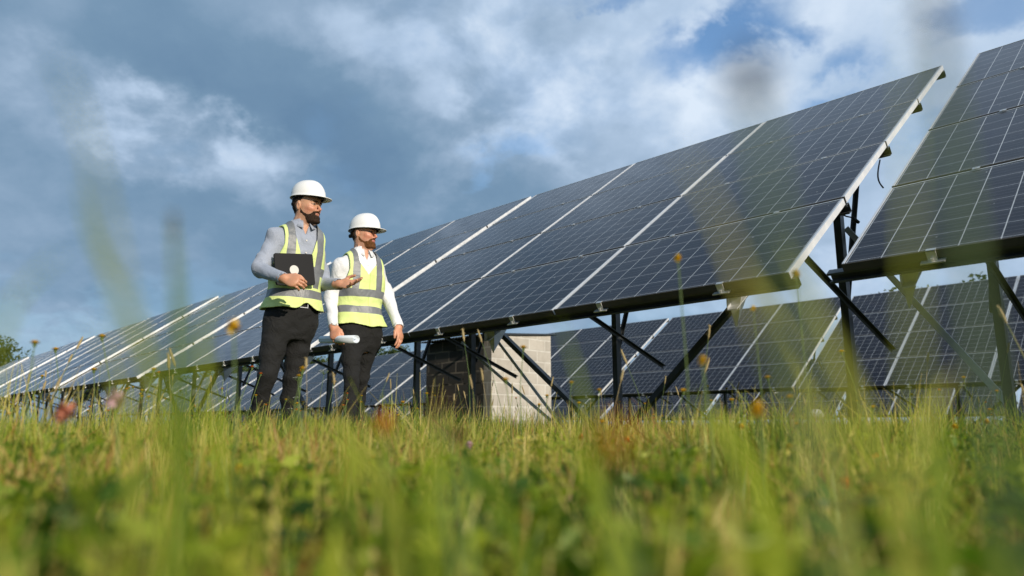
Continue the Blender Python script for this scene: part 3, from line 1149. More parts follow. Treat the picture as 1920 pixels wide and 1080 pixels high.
rnd = random.Random(77)
for i in range(130):
    r_ = 2.3 + 9 * rnd.random() ** 1.3
    a = R(rnd.uniform(-40, 40))
    plant('seed', i, r_ * math.sin(a), r_ * math.cos(a), rnd.uniform(0, 6.28), rnd.uniform(.62, .95))
for i in range(60):
    r_ = 3.0 + 6 * rnd.random()
    a = R(rnd.uniform(-40, -5)) if i < 44 else R(rnd.uniform(-5, 40))
    plant('orange', i, r_ * math.sin(a), r_ * math.cos(a), rnd.uniform(0, 6.28), rnd.uniform(.70, 1.0))
for i in range(120):
    r_ = 1.6 + 6 * rnd.random()
    a = R(rnd.uniform(-40, 40))
    plant('yellow', i, r_ * math.sin(a), r_ * math.cos(a), rnd.uniform(0, 6.28), rnd.uniform(.70, 1.15))
WL = ['tallest white umbel flower right of the left man\'s knees', 'lower white umbel flower beside the left man\'s right shin', 'middle white umbel flower right of the left man\'s knee',
      'small white umbel flower against the left man\'s shin', 'white umbel flower head between the two men, second lowest', 'white flower in the grass below the black hut wall']
for i, (px, py, Y_) in enumerate(((592, 692, 4.2), (568, 741, 4.1), (574, 705, 4.3), (555, 762, 4.0), (568, 763, 4.5), (868, 796, 3.6))):
    p = at(px, py, Y_)
    h_ = .60 + .1 * (i % 2)
    KINDS_['white'] = (KINDS_['white'][0], WL[i], 'wildflower', 'white umbel flowers')
    plant('white', i, p.x, p.y, rnd.uniform(0, 6.28), p.z / h_ * (.97))


NEAR = .60


# stems and blades right in front of the lens, thrown far out of focus
def near_blade(pts, Y_, wd, tint, label):
    Y_, wd = Y_ * NEAR, wd * NEAR * .95
    """broad grass blade through the given places, Y_ metres from the camera"""
    ps = [at(px, py, Y_ + dy) for (px, py, dy) in pts]
    root_ = Vector((ps[0].x, ps[0].y, -.01)) if ps[0].z > 0 else ps[0]
    if ps[0].z > .02:
        ps = [Vector((ps[0].x, ps[0].y, 0))] + ps
    fine = []
    for i in range(len(ps) - 1):
        for k in range(5):
            fine.append(ps[i].lerp(ps[i + 1], k / 5))
    fine.append(ps[-1])
    for _ in range(4):
        fine = [fine[0]] + [(fine[i - 1] + fine[i] * 2 + fine[i + 1]) / 4 for i in range(1, len(fine) - 1)] + [fine[-1]]
    n_ = len(fine)
    vs, fs = [], []
    for i, p_ in enumerate(fine):
        t = i / (n_ - 1)
        ww = wd * .5 * min(1, 2.2 * (1 - t) ** .8 + .03)
        d_ = (fine[min(i + 1, n_ - 1)] - fine[max(i - 1, 0)]).normalized()
        s_ = d_.cross(Vector((.25, 1, 0))).normalized() * ww
        vs += [p_ - s_, p_ + Vector((0, .18 * ww, 0)), p_ + s_]
    for i in range(n_ - 1):
        a = 3 * i
        fs += [(a, a + 1, a + 4, a + 3), (a + 1, a + 2, a + 5, a + 4)]
    base = fine[0].copy()
    o_ = mesh_obj('grass_blade', [v_ - base for v_ in vs], fs, M_GRASS, smooth=True, loc=base)
    at_ = o_.data.attributes.new('tint', 'FLOAT', 'POINT')
    at_.data.foreach_set('value', [min(.72, tint + .16)] * len(vs))
    tag(o_, label, 'grass blade', 'out of focus blades close to the camera')


def near_head(px, py, Y_, r_, mat, ln, label, root_px=None, cat='wildflower', stem_mat=None):
    tintless = Y_ < .7
    if tintless:
        Y_, r_, ln = Y_ * NEAR, r_ * NEAR, ln * NEAR
    """flower or seed head on its own stem rooted in the ground close to the camera"""
    tip = at(px, py, Y_)
    base = Vector((tip.x + (0 if root_px is None else (root_px - px) / 1361.6 * Y_), Y_ + .02, -.01))
    q = MB()
    mid_ = base.lerp(tip, .55) + Vector((.01, 0, .01))
    q.tube([base, mid_, tip], [.0016, .0014, .001], 6)
    q.v = [tuple(Vector(v_) - base) for v_ in q.v]
    o_ = q.build('wildflower', stem_mat or M_STEM, smooth=True, loc=base)
    q = MB()
    rd = random.Random(int(px))
    d_ = (tip - mid_).normalized()
    c_ = tip - base
    for k in range(90):
        e_ = Vector((rd.gauss(0, 1), rd.gauss(0, 1), rd.gauss(0, 1))).normalized()
        s_ = e_.cross(Vector((.2, .5, .8))).normalized() * r_ * .2
        o0 = c_ + d_ * ln * rd.uniform(-.5, .5)
        q.add([o0 - s_, o0 + e_ * r_ - s_ * .5, o0 + e_ * r_ + s_ * .5, o0 + s_], [(0, 1, 2, 3)])
    q.build('flower_head', mat, o_)
    tag(o_, label, cat)


NB = near_blade
# (px, py, dy) from the root upwards
NB([(350, 1000, .0), (345, 760, 0), (335, 560, 0), (322, 400, .01)], .42, .0075, .22, 'bright green blurred blade left of the left man, tallest there')
NB([(330, 900, .0), (300, 700, 0), (230, 560, 0), (170, 440, .01), (150, 330, .01)], .36, .0060, .30, 'blurred blade leaning left across the far left tables')
NB([(420, 1000, .0), (400, 800, 0), (375, 640, 0), (400, 560, .01), (450, 585, 0)], .50, .0060, .35, 'blurred blade nodding right beside the left man')
NB([(290, 1000, 0), (262, 700, 0), (215, 480, 0), (160, 220, 0), (95, 100, .01)], .26, .0030, .50, 'very faint pale stem leaning into the upper left sky')
NB([(-40, 900, 0), (-20, 700, 0), (20, 560, 0), (120, 470, .01)], .34, .005, .35, 'blurred blade entering from the left edge')
NB([(620, 1080, 0), (640, 980, 0), (660, 850, 0), (640, 770, 0)], .55, .014, .42, 'blurred yellow green blade below the right man\'s feet')
NB([(760, 1080, 0), (740, 960, 0), (700, 870, 0), (620, 790, .01)], .50, .016, .45, 'broad blurred blade leaning left below the two men')
NB([(820, 1100, 0), (800, 960, 0), (830, 860, 0), (800, 800, 0)], .48, .012, .30, 'blurred green blade below the dark hut wall')
NB([(1720, 1080, 0), (1660, 900, 0), (1600, 740, 0), (1540, 600, .0), (1470, 440, .01)], .34, .0065, .46, 'broad blurred blade crossing the second row on the right')
NB([(1730, 1080, 0), (1715, 700, 0), (1705, 300, 0), (1700, -40, 0)], .24, .0022, .40, 'faint upright stem in front of the gap between the right tables')
NB([(1480, 1080, 0), (1440, 950, 0), (1400, 850, 0), (1300, 740, 0)], .45, .014, .36, 'broad blurred blade below the thick diagonal brace')
NB([(1780, 1100, 0), (1760, 980, 0), (1770, 860, 0), (1740, 780, 0)], .42, .012, .25, 'blurred dark green blade low on the right')
NB([(1000, 1080, 0), (960, 980, 0), (900, 900, 0), (880, 850, 0)], .50, .010, .20, 'blurred dark blade below the hut')
NB([(1180, 1090, 0), (1130, 980, 0), (1100, 860, 0), (1060, 800, 0)], .52, .010, .32, 'blurred blade below the pale hut wall')
NB([(1380, 1090, 0), (1370, 980, 0), (1380, 900, 0), (1330, 780, 0)], .46, .009, .55, 'straw coloured blurred blade right of centre')
NB([(200, 1090, 0), (180, 980, 0), (150, 900, 0), (100, 830, 0)], .50, .009, .30, 'blurred blade low on the left under the red flower')
NB([(1600, 1080, 0), (1590, 900, 0), (1520, 700, 0), (1440, 560, 0), (1400, 500, 0)], .42, .004, .52, 'golden blurred blade right of the thick post\'s foot')
NB([(1690, 1080, 0), (1700, 900, 0), (1760, 740, 0), (1800, 690, 0)], .40, .005, .50, 'golden blurred blade nodding to the right edge')
NB([(240, 1080, 0), (250, 850, 0), (215, 700, 0), (165, 600, 0)], .45, .0045, .45, 'yellow green blurred blade over the pink clover')
NB([(470, 1080, 0), (440, 900, 0), (380, 740, 0), (400, 640, 0)], .45, .005, .42, 'yellow green blurred blade left of the left man\'s shins')
NB([(1560, 1080, 0), (1500, 800, 0), (1420, 600, 0), (1340, 380, 0), (1270, 270, 0)], .27, .0030, .60, 'faint straw stem leaning over the large table')
NB([(1150, 1080, 0), (1120, 850, 0), (1085, 700, 0), (1045, 590, 0)], .55, .0045, .28, 'thin blurred blade in front of the pale hut wall')
NH = near_head
NH(122, 772, .95, .014, M_RED, .006, 'large blurred red clover head low on the left')
NH(216, 748, .95, .012, M_PINK, .005, 'blurred pink clover head beside the red one')
NH(720, 795, .55, .007, M_ORANGE, .004, 'blurred orange brown flower between the right man and the hut')
NH(820, 765, .50, .007, M_BROWN, .006, 'dark brown blurred seed head in front of the black hut wall')
NH(856, 812, .60, .008, M_BROWN, .003, 'round purple brown blurred head below the hut')
NH(1271, 484, 1.30, .007, M_YELLOW, .004, 'yellow flower bud in front of the large solar table')
NH(1418, 768, .75, .008, M_YELLOW, .006, 'blurred yellow flower below the right side brace')
NH(1317, 676, 1.00, .006, M_YELLOW, .004, 'small yellow blurred flower right of the slim post')
NH(1150, 838, .27, .0065, M_ORANGE, .006, 'large blurred orange flower at the front of the meadow')
NH(1408, 150, .20, .006, M_BROWN, .008, 'very blurred brown seed head against the sky', root_px=1500)
NH(1760, 92, .21, .004, M_STRAW, .05, 'very blurred straw seed head over the right table', root_px=1715)
NH(1493, 514, 1.2, .008, M_YELLOW, .004, 'small blurred flower at the large table\'s lower right corner')
NH(1412, 578, 1.6, .006, M_YELLOW, .005, 'small yellow flower over the top edge of the second row')
for i_, (px_, py_, Y__, mt_) in enumerate(((40, 910, 1.1, M_YELLOW), (300, 870, 1.5, M_ORANGE), (205, 855, 1.6, M_PINK), (590, 835, 2.2, M_YELLOW), (1245, 900, 1.2, M_PINK), (1585, 905, 1.0, M_ORANGE),
                                          (1740, 910, .9, M_YELLOW), (1010, 870, 1.6, M_YELLOW), (1090, 820, 2.0, M_ORANGE), (1175, 825, 1.8, M_ORANGE), (1390, 800, 1.9, M_YELLOW), (700, 860, 1.4, M_ORANGE),
                                          (1850, 790, 2.4, M_YELLOW), (1790, 800, 2.2, M_YELLOW), (880, 835, 1.7, M_PINK), (450, 880, 1.2, M_YELLOW), (1480, 840, 1.5, M_YELLOW), (1640, 860, 1.4, M_ORANGE))):
    NH(px_, py_, Y__, .0085, mt_, .004, '%s flower low in the grass, %s from the left in the near meadow' % ({M_YELLOW: 'yellow', M_ORANGE: 'orange', M_PINK: 'pink'}[mt_],
       ORD[sorted([40, 300, 205, 590, 1245, 1585, 1740, 1010, 1090, 1175, 1390, 700, 1850, 1790, 880, 450, 1480, 1640]).index(px_)]))
NH(325, 425, .55, .004, M_STRAW, .02, 'blurred brown seed head in the sky left of the left man')
NH(438, 612, .9, .009, M_YELLOW, .004, 'pale yellow blurred flower left of the left man\'s hip')
# ------------------------------------------------------------------ people: distance fields turned into one continuous surface each
class Field:
    def __init__(self, lo, hi, h):
        self.h = h
        self.lo = np.array(lo, float)
        self.n = np.ceil((np.array(hi) - self.lo) / h).astype(int) + 1
        self.F = np.full(self.n, 1.0, np.float32)
        self.ax = [(self.lo[i] + h * np.arange(self.n[i])).astype(np.float32) for i in range(3)]

    def sl(self, lo, hi):
        s_ = []
        for i in range(3):
            a = int(max(0, math.floor((lo[i] - self.lo[i]) / self.h)))
            b_ = int(min(self.n[i], math.ceil((hi[i] - self.lo[i]) / self.h) + 1))
            s_.append(slice(a, max(a, b_)))
        return tuple(s_)

    def grid(self, s_):
        return (self.ax[0][s_[0]][:, None, None], self.ax[1][s_[1]][None, :, None], self.ax[2][s_[2]][None, None, :])

    def add(self, fn, lo, hi, k=.02, pad=.03):
        s_ = self.sl([c - pad - k for c in lo], [c + pad + k for c in hi])
        d = fn(*self.grid(s_))
        a = self.F[s_]
        if k > 0:
            h_ = np.clip(.5 + .5 * (a - d) / k, 0, 1)
            self.F[s_] = a * (1 - h_) + d * h_ - k * h_ * (1 - h_)
        else:
            self.F[s_] = np.minimum(a, d)

    def cut(self, fn, lo, hi, k=.004, pad=.02):
        s_ = self.sl([c - pad for c in lo], [c + pad for c in hi])
        d = -fn(*self.grid(s_))
        a = self.F[s_]
        h_ = np.clip(.5 - .5 * (a - d) / k, 0, 1)
        self.F[s_] = a * (1 - h_) + d * h_ + k * h_ * (1 - h_)

    def keep(self, fn):
        """intersect the whole field with fn < 0"""
        self.F = np.maximum(self.F, fn(*self.grid((slice(None),) * 3))).astype(np.float32)

    def cone(self, a, b_, ra, rb, k=.02):
        a, b_ = np.array(a, float), np.array(b_, float)
        ab = b_ - a
        L2 = float(ab @ ab) + 1e-9
        r = max(ra, rb)

        def fn(x, y, z):
            t = np.clip(((x - a[0]) * ab[0] + (y - a[1]) * ab[1] + (z - a[2]) * ab[2]) / L2, 0, 1)
            return np.sqrt((x - a[0] - t * ab[0]) ** 2 + (y - a[1] - t * ab[1]) ** 2 + (z - a[2] - t * ab[2]) ** 2) - (ra + (rb - ra) * t)
        self.add(fn, np.minimum(a, b_) - r, np.maximum(a, b_) + r, k)

    def chain(self, pts, rs, k=.02):
        for i in range(len(pts) - 1):
            self.cone(pts[i], pts[i + 1], rs[i], rs[i + 1], k)

    def ell(self, c, rad, axes, k=.01, sub=False):
        """ellipsoid; axes: three unit vectors"""
        c = np.array(c, float)
        A = [np.array(v_, float) for v_ in axes]
        m = min(rad)
        R_ = max(rad)

        def fn(x, y, z):
            q_ = 0
            for v_, r_ in zip(A, rad):
                q_ = q_ + (((x - c[0]) * v_[0] + (y - c[1]) * v_[1] + (z - c[2]) * v_[2]) / r_) ** 2
            return (np.sqrt(q_) - 1) * m
        (self.cut if sub else self.add)(fn, c - R_, c + R_, k)

    def mesh(self, name, mat, parent, paint=None, disp=None, coords=None):
        F = self.F
        F = F.copy()
        F[0], F[-1], F[:, 0], F[:, -1], F[:, :, 0], F[:, :, -1] = 1, 1, 1, 1, 1, 1
        S = F < 0
        nx, ny, nz = (d - 1 for d in S.shape)
        cnt = np.zeros((nx, ny, nz), np.int8)
        for i in (0, 1):
            for j in (0, 1):
                for k in (0, 1):
                    cnt += S[i:nx + i, j:ny + j, k:nz + k]
        act = (cnt > 0) & (cnt < 8)
        idx = np.argwhere(act)
        vid = np.full(act.shape, -1, np.int32)
        vid[act] = np.arange(len(idx))
        C = {}
        for i in (0, 1):
            for j in (0, 1):
                for k in (0, 1):
                    C[(i, j, k)] = F[idx[:, 0] + i, idx[:, 1] + j, idx[:, 2] + k]
        acc = np.zeros((len(idx), 3))
        num = np.zeros(len(idx))
        corners = list(C)
        for p in corners:
            for q_ in corners:
                if sum(abs(p[t] - q_[t]) for t in range(3)) != 1 or p > q_:
                    continue
                a, b_ = C[p], C[q_]
                m = (a < 0) != (b_ < 0)
                t = np.where(m, a / np.where(m, a - b_, 1), 0)
                pos = np.array(p) + t[:, None] * (np.array(q_) - np.array(p))
                acc[m] += pos[m]
                num[m] += 1
        V = self.lo + self.h * (idx + acc / num[:, None])
        quads = []
        for ax in range(3):
            o1, o2 = (ax + 1) % 3, (ax + 2) % 3
            n_ = list(S.shape)
            a = S[tuple(slice(0, n_[t] - 1) if t == ax else slice(1, n_[t] - 1) for t in range(3))]
            b_ = S[tuple(slice(1, n_[t]) if t == ax else slice(1, n_[t] - 1) for t in range(3))]
            e = np.argwhere(a != b_)
            sg = a[tuple(e.T)]
            e = e + np.array([0 if t == ax else 1 for t in range(3)])
            d1 = np.zeros(3, int)
            d1[o1] = 1
            d2 = np.zeros(3, int)
            d2[o2] = 1
            q4 = [vid[tuple((e - d1 - d2).T)], vid[tuple((e - d2).T)], vid[tuple(e.T)], vid[tuple((e - d1).T)]]
            q4 = np.stack(q4, 1)
            q4[~sg] = q4[~sg][:, ::-1]
            quads.append(q4)
        Q = np.concatenate(quads)
        # light relaxation of the vertices
        nb = np.zeros_like(V)
        nn = np.zeros(len(V))
        for s_ in range(4):
            np.add.at(nb, Q[:, s_], V[Q[:, (s_ + 1) % 4]] + V[Q[:, (s_ + 3) % 4]])
            np.add.at(nn, Q[:, s_], 2)
        V = .5 * V + .5 * nb / nn[:, None]
        org, q_ = np.zeros(3), parent
        while q_ is not None:
            org, q_ = org + np.array(q_.location), q_.parent
        me = np_mesh(name, V - org, Q.reshape(-1), np.full(len(Q), 4), mat, smooth=True)
        if paint is not None:
            col_ = paint(V)
            a_ = me.attributes.new('paint', 'FLOAT_COLOR', 'POINT')
            a_.data.foreach_set('color', np.concatenate([col_, np.ones((len(V), 1))], 1).astype(np.float32).ravel())
        if coords is not None:
            a_ = me.attributes.new('cloth', 'FLOAT_VECTOR', 'POINT')
            a_.data.foreach_set('vector', coords(V).astype(np.float32).ravel())
        return link(bpy.data.objects.new(name, me), parent)


def wav(x, y, z, seed, f=(30, 30, 18), amp=.003):
    """soft cloth folds"""
    r_ = np.random.default_rng(seed)
    o_ = 0
    for _ in range(5):
        kx, ky, kz = r_.normal(0, 1, 3) * np.array(f) * .8
        ph = r_.uniform(0, 6.28, 2)
        o_ = o_ + np.sin(kx * x + ky * y + kz * z + ph[0] + 1.6 * np.sin(13 * z + 7 * x + ph[1]))
    return amp * o_ / 2.2


def fbasis(deg):
    """facing direction deg to the right of the camera: (left-hand side, forward)"""
    a = R(deg)
    return np.array([math.cos(a), math.sin(a), 0]), np.array([math.sin(a), -math.cos(a), 0])


class Loft:
    """upright body section: keys (z, half width, front depth, back depth), centre line moving with z"""

    def __init__(self, keys, cen, l, f, n=2.4):
        self.k = np.array(keys, float)
        self.c = np.array(cen, float)      # rows: z, x, y
        self.l, self.f, self.n = l, f, n

    def uv(self, x, y, z):
        cx = np.interp(z, self.c[:, 0], self.c[:, 1])
        cy = np.interp(z, self.c[:, 0], self.c[:, 2])
        return (x - cx) * self.l[0] + (y - cy) * self.l[1], (x - cx) * self.f[0] + (y - cy) * self.f[1]

    def d(self, x, y, z, off=0.0, z0=None, z1=None):
        u, v = self.uv(x, y, z)
        a = np.interp(z, self.k[:, 0], self.k[:, 1]) + off
        bf = np.interp(z, self.k[:, 0], self.k[:, 2]) + off
        bb_ = np.interp(z, self.k[:, 0], self.k[:, 3]) + off
        b_ = np.where(v > 0, bf, bb_)
        r = (np.abs(u / a) ** self.n + np.abs(v / b_) ** self.n) ** (1 / self.n)
        d_ = (r - 1) * np.minimum(a, b_)
        z0 = self.k[0, 0] if z0 is None else z0
        z1 = self.k[-1, 0] if z1 is None else z1
        return np.maximum(np.maximum(d_, z - z1), z0 - z).astype(np.float32)

    def bounds(self, pad=.22):
        return (self.c[:, 1].min() - pad, self.c[:, 2].min() - pad, self.k[0, 0]), (self.c[:, 1].max() + pad, self.c[:, 2].max() + pad, self.k[-1, 0])


def hand(F, wrist, d, back, thumb, curl, rw=.028, s=1.0, tcurl=.35, spread=.12, topen=.75):
    """palm and five fingers. d: wrist to knuckles; back: out of the back of the hand; thumb: towards the thumb side"""
    d = np.array(d, float)
    d /= np.linalg.norm(d)
    back = np.array(back, float)
    back -= d * (back @ d)
    back /= np.linalg.norm(back)
    th = np.cross(d, back)
    if th @ np.array(thumb, float) < 0:
        th = -th
    w_ = np.array(wrist, float)
    K = w_ + d * .088 * s
    F.cone(w_ - d * .03, w_ + d * .012, rw * .92, rw * .92, .012)
    F.ell(w_ + d * .048 * s, (.050 * s, .041 * s, .0155 * s), (d, th, back), .012)
    F.ell(w_ + d * .070 * s, (.030 * s, .040 * s, .0135 * s), (d, th, back), .008)
    F.ell(w_ + d * .030 * s + th * .022 * s - back * .008, (.030 * s, .018 * s, .014 * s), (d, th, back), .010)
    lens = (.90, 1.0, .94, .76)
    for i in range(4):
        o = (.029 - .0193 * i) * s
        p = K + th * o - d * (.004 + .006 * (i in (0, 3)) + .006 * (i == 3)) * s
        ang = curl[i] * .9
        dd = d + th * spread * (1.5 - i) / 1.5
        dd /= np.linalg.norm(dd)
        ps = [p - dd * .02 * s]
        cur = p
        ps.append(cur)
        for j, (L_, k_) in enumerate(((.043, .45), (.027, .6), (.021, .45))):
            ang_ = sum(((.45, .6, .45)[t]) for t in range(j + 1)) * curl[i]
            v_ = dd * math.cos(ang_) - back * math.sin(ang_)
            cur = cur + v_ * L_ * lens[i] * s
            ps.append(cur)
        F.chain(ps, [.0092 * s, .0092 * s, .0084 * s, .0078 * s, .0066 * s], .003)
    t0 = w_ + d * .022 * s + th * .026 * s - back * .004
    t1 = t0 + (d * (1 - topen * .45) + th * topen - back * .25) * .036 * s
    t2 = t1 + (d * 1.0 + th * (topen * .45 - tcurl * .5) - back * tcurl) / 1.15 * .032 * s
    t3 = t2 + (d * 1.0 + th * (topen * .2 - tcurl) - back * tcurl * 1.4) / 1.3 * .024 * s
    F.chain([t0, t1, t2, t3], [.0125 * s, .0108 * s, .0096 * s, .0076 * s], .005)


def skin_material(name, base):
    mt, nt_, b_ = material(name, base, .48)
    a_ = nt_.node('ShaderNodeAttribute', attribute_name='paint')
    co_ = nt_.node('ShaderNodeTexCoord').outputs['Object']
    n_ = nt_.noise(co_, 22, 5, .6)
    c_ = nt_.mix(1.0, a_.outputs['Color'], nt_.ramp(n_, [(.3, (.86, .80, .78)), (.7, (1.08, 1.06, 1.06))]), 'MULTIPLY')
    nt_.l.new(c_, b_.inputs['Base Color'])
    b_.inputs['Subsurface Weight'].default_value = .12
    b_.inputs['Subsurface Scale'].default_value = .008
    b_.inputs['Subsurface Radius'].default_value = (1, .35, .2)
    bump(nt_, b_, nt_.noise(co_, 260, 3, .6), .15, .002)
    return mt


def cloth(name, base, rough=.85, weave=900, fold=14, fs=.35, sheen=.25, pattern=None):
    mt, nt_, b_ = material(name, base, rough)
    co_ = nt_.node('ShaderNodeTexCoord').outputs['Object']
    n_ = nt_.noise(co_, 9, 5, .6)
    c_ = nt_.ramp(n_, [(.3, tuple(x * .88 for x in base)), (.7, tuple(min(1, x * 1.08) for x in base))])
    if pattern:
        sp = nt_.m('GREATER_THAN', nt_.noise(co_, 420, 1, .4), .60)
        c_ = nt_.mix(nt_.m('MULTIPLY', sp, .6), c_, pattern)
    nt_.l.new(c_, b_.inputs['Base Color'])
    b_.inputs['Sheen Weight'].default_value = sheen
    big = nt_.noise(co_, fold, 4, .55, 1.2)
    fine_ = nt_.noise(co_, weave, 2, .5)
    bump(nt_, b_, nt_.m('ADD', big, nt_.m('MULTIPLY', fine_, .03)), fs, .02)
    return mt


def vest_material(name, hbands, vz, vc, off=0.0):
    mt, nt_, b_ = material(name, (.66, .80, .24), .75)
    a_ = nt_.node('ShaderNodeAttribute', attribute_name='cloth')
    s_ = nt_.node('ShaderNodeSeparateXYZ')
    nt_.l.new(a_.outputs['Vector'], s_.inputs[0])
    u_, v_, z_ = s_.outputs
    co_ = nt_.node('ShaderNodeTexCoord').outputs['Object']
    wob = nt_.m('MULTIPLY', nt_.m('SUBTRACT', nt_.noise(co_, 6, 3, .5), .5), .018)
    z_ = nt_.m('ADD', z_, wob)
    u_ = nt_.m('ADD', u_, wob)
    band = None
    for zc_, hw in hbands:
        t = nt_.m('LESS_THAN', nt_.m('ABSOLUTE', nt_.m('SUBTRACT', z_, zc_)), hw)
        band = t if band is None else nt_.m('MAXIMUM', band, t)
    vb = nt_.m('MULTIPLY', nt_.m('LESS_THAN', nt_.m('ABSOLUTE', nt_.m('SUBTRACT', nt_.m('ABSOLUTE', u_), vc)), .026), nt_.m('GREATER_THAN', z_, vz))
    band = nt_.m('MAXIMUM', band, vb)
    n_ = nt_.noise(co_, 11, 5, .6)
    yel = nt_.ramp(n_, [(.3, (.58, .70, .24)), (.7, (.74, .84, .34))])
    front = nt_.m('LESS_THAN', nt_.m('ABSOLUTE', nt_.m('SUBTRACT', u_, .012)), .0022)
    yel = nt_.mix(nt_.m('MULTIPLY', front, .5), yel, (.40, .52, .05))
    gr = nt_.ramp(n_, [(.3, (.125, .135, .145)), (.7, (.205, .215, .225))])
    nt_.l.new(nt_.mix(band, yel, gr), b_.inputs['Base Color'])
    nt_.l.new(nt_.m('SUBTRACT', .8, nt_.m('MULTIPLY', band, .35)), b_.inputs['Roughness'])
    bump(nt_, b_, nt_.m('ADD', nt_.noise(co_, 10, 4, .5, 1.5), nt_.m('MULTIPLY', nt_.noise(co_, 700, 2, .5), .04)), .45, .02)
    return mt


M_TROUSER = cloth('black_denim', (.0072, .0074, .0074), .9, 1200, 16, .9, .0)
M_SHOE, _, _ = material('black_leather', (.012, .011, .010), .4)
M_HELMET, nt, b = material('white_helmet_plastic', (.80, .80, .78), .28)
b.inputs['Coat Weight'].default_value = .25
M_LAPTOP, _, _ = material('dark_anodised_lid', (.008, .008, .009), .55, .0, **{'Specular IOR Level': .2})
M_PAPER, _, _ = material('rolled_paper', (.66, .72, .78), .7)
M_DISC, _, _ = material('pale_lid_emblem', (.62, .60, .56), .4)


def head_keys():
    # z above chin, half width, face depth, back depth
    return [(-.012, .020, .060, -.030), (.000, .034, .082, -.010), (.012, .044, .090, .006), (.030, .051, .088, .030), (.045, .057, .087, .052), (.062, .062, .086, .070), (.085, .0665, .084, .083),
            (.105, .0725, .083, .092), (.125, .0745, .087, .098), (.145, .0765, .091, .101), (.165, .076, .090, .100), (.185, .071, .083, .093), (.205, .058, .066, .076), (.222, .034, .040, .046), (.230, .01, .012, .014)]


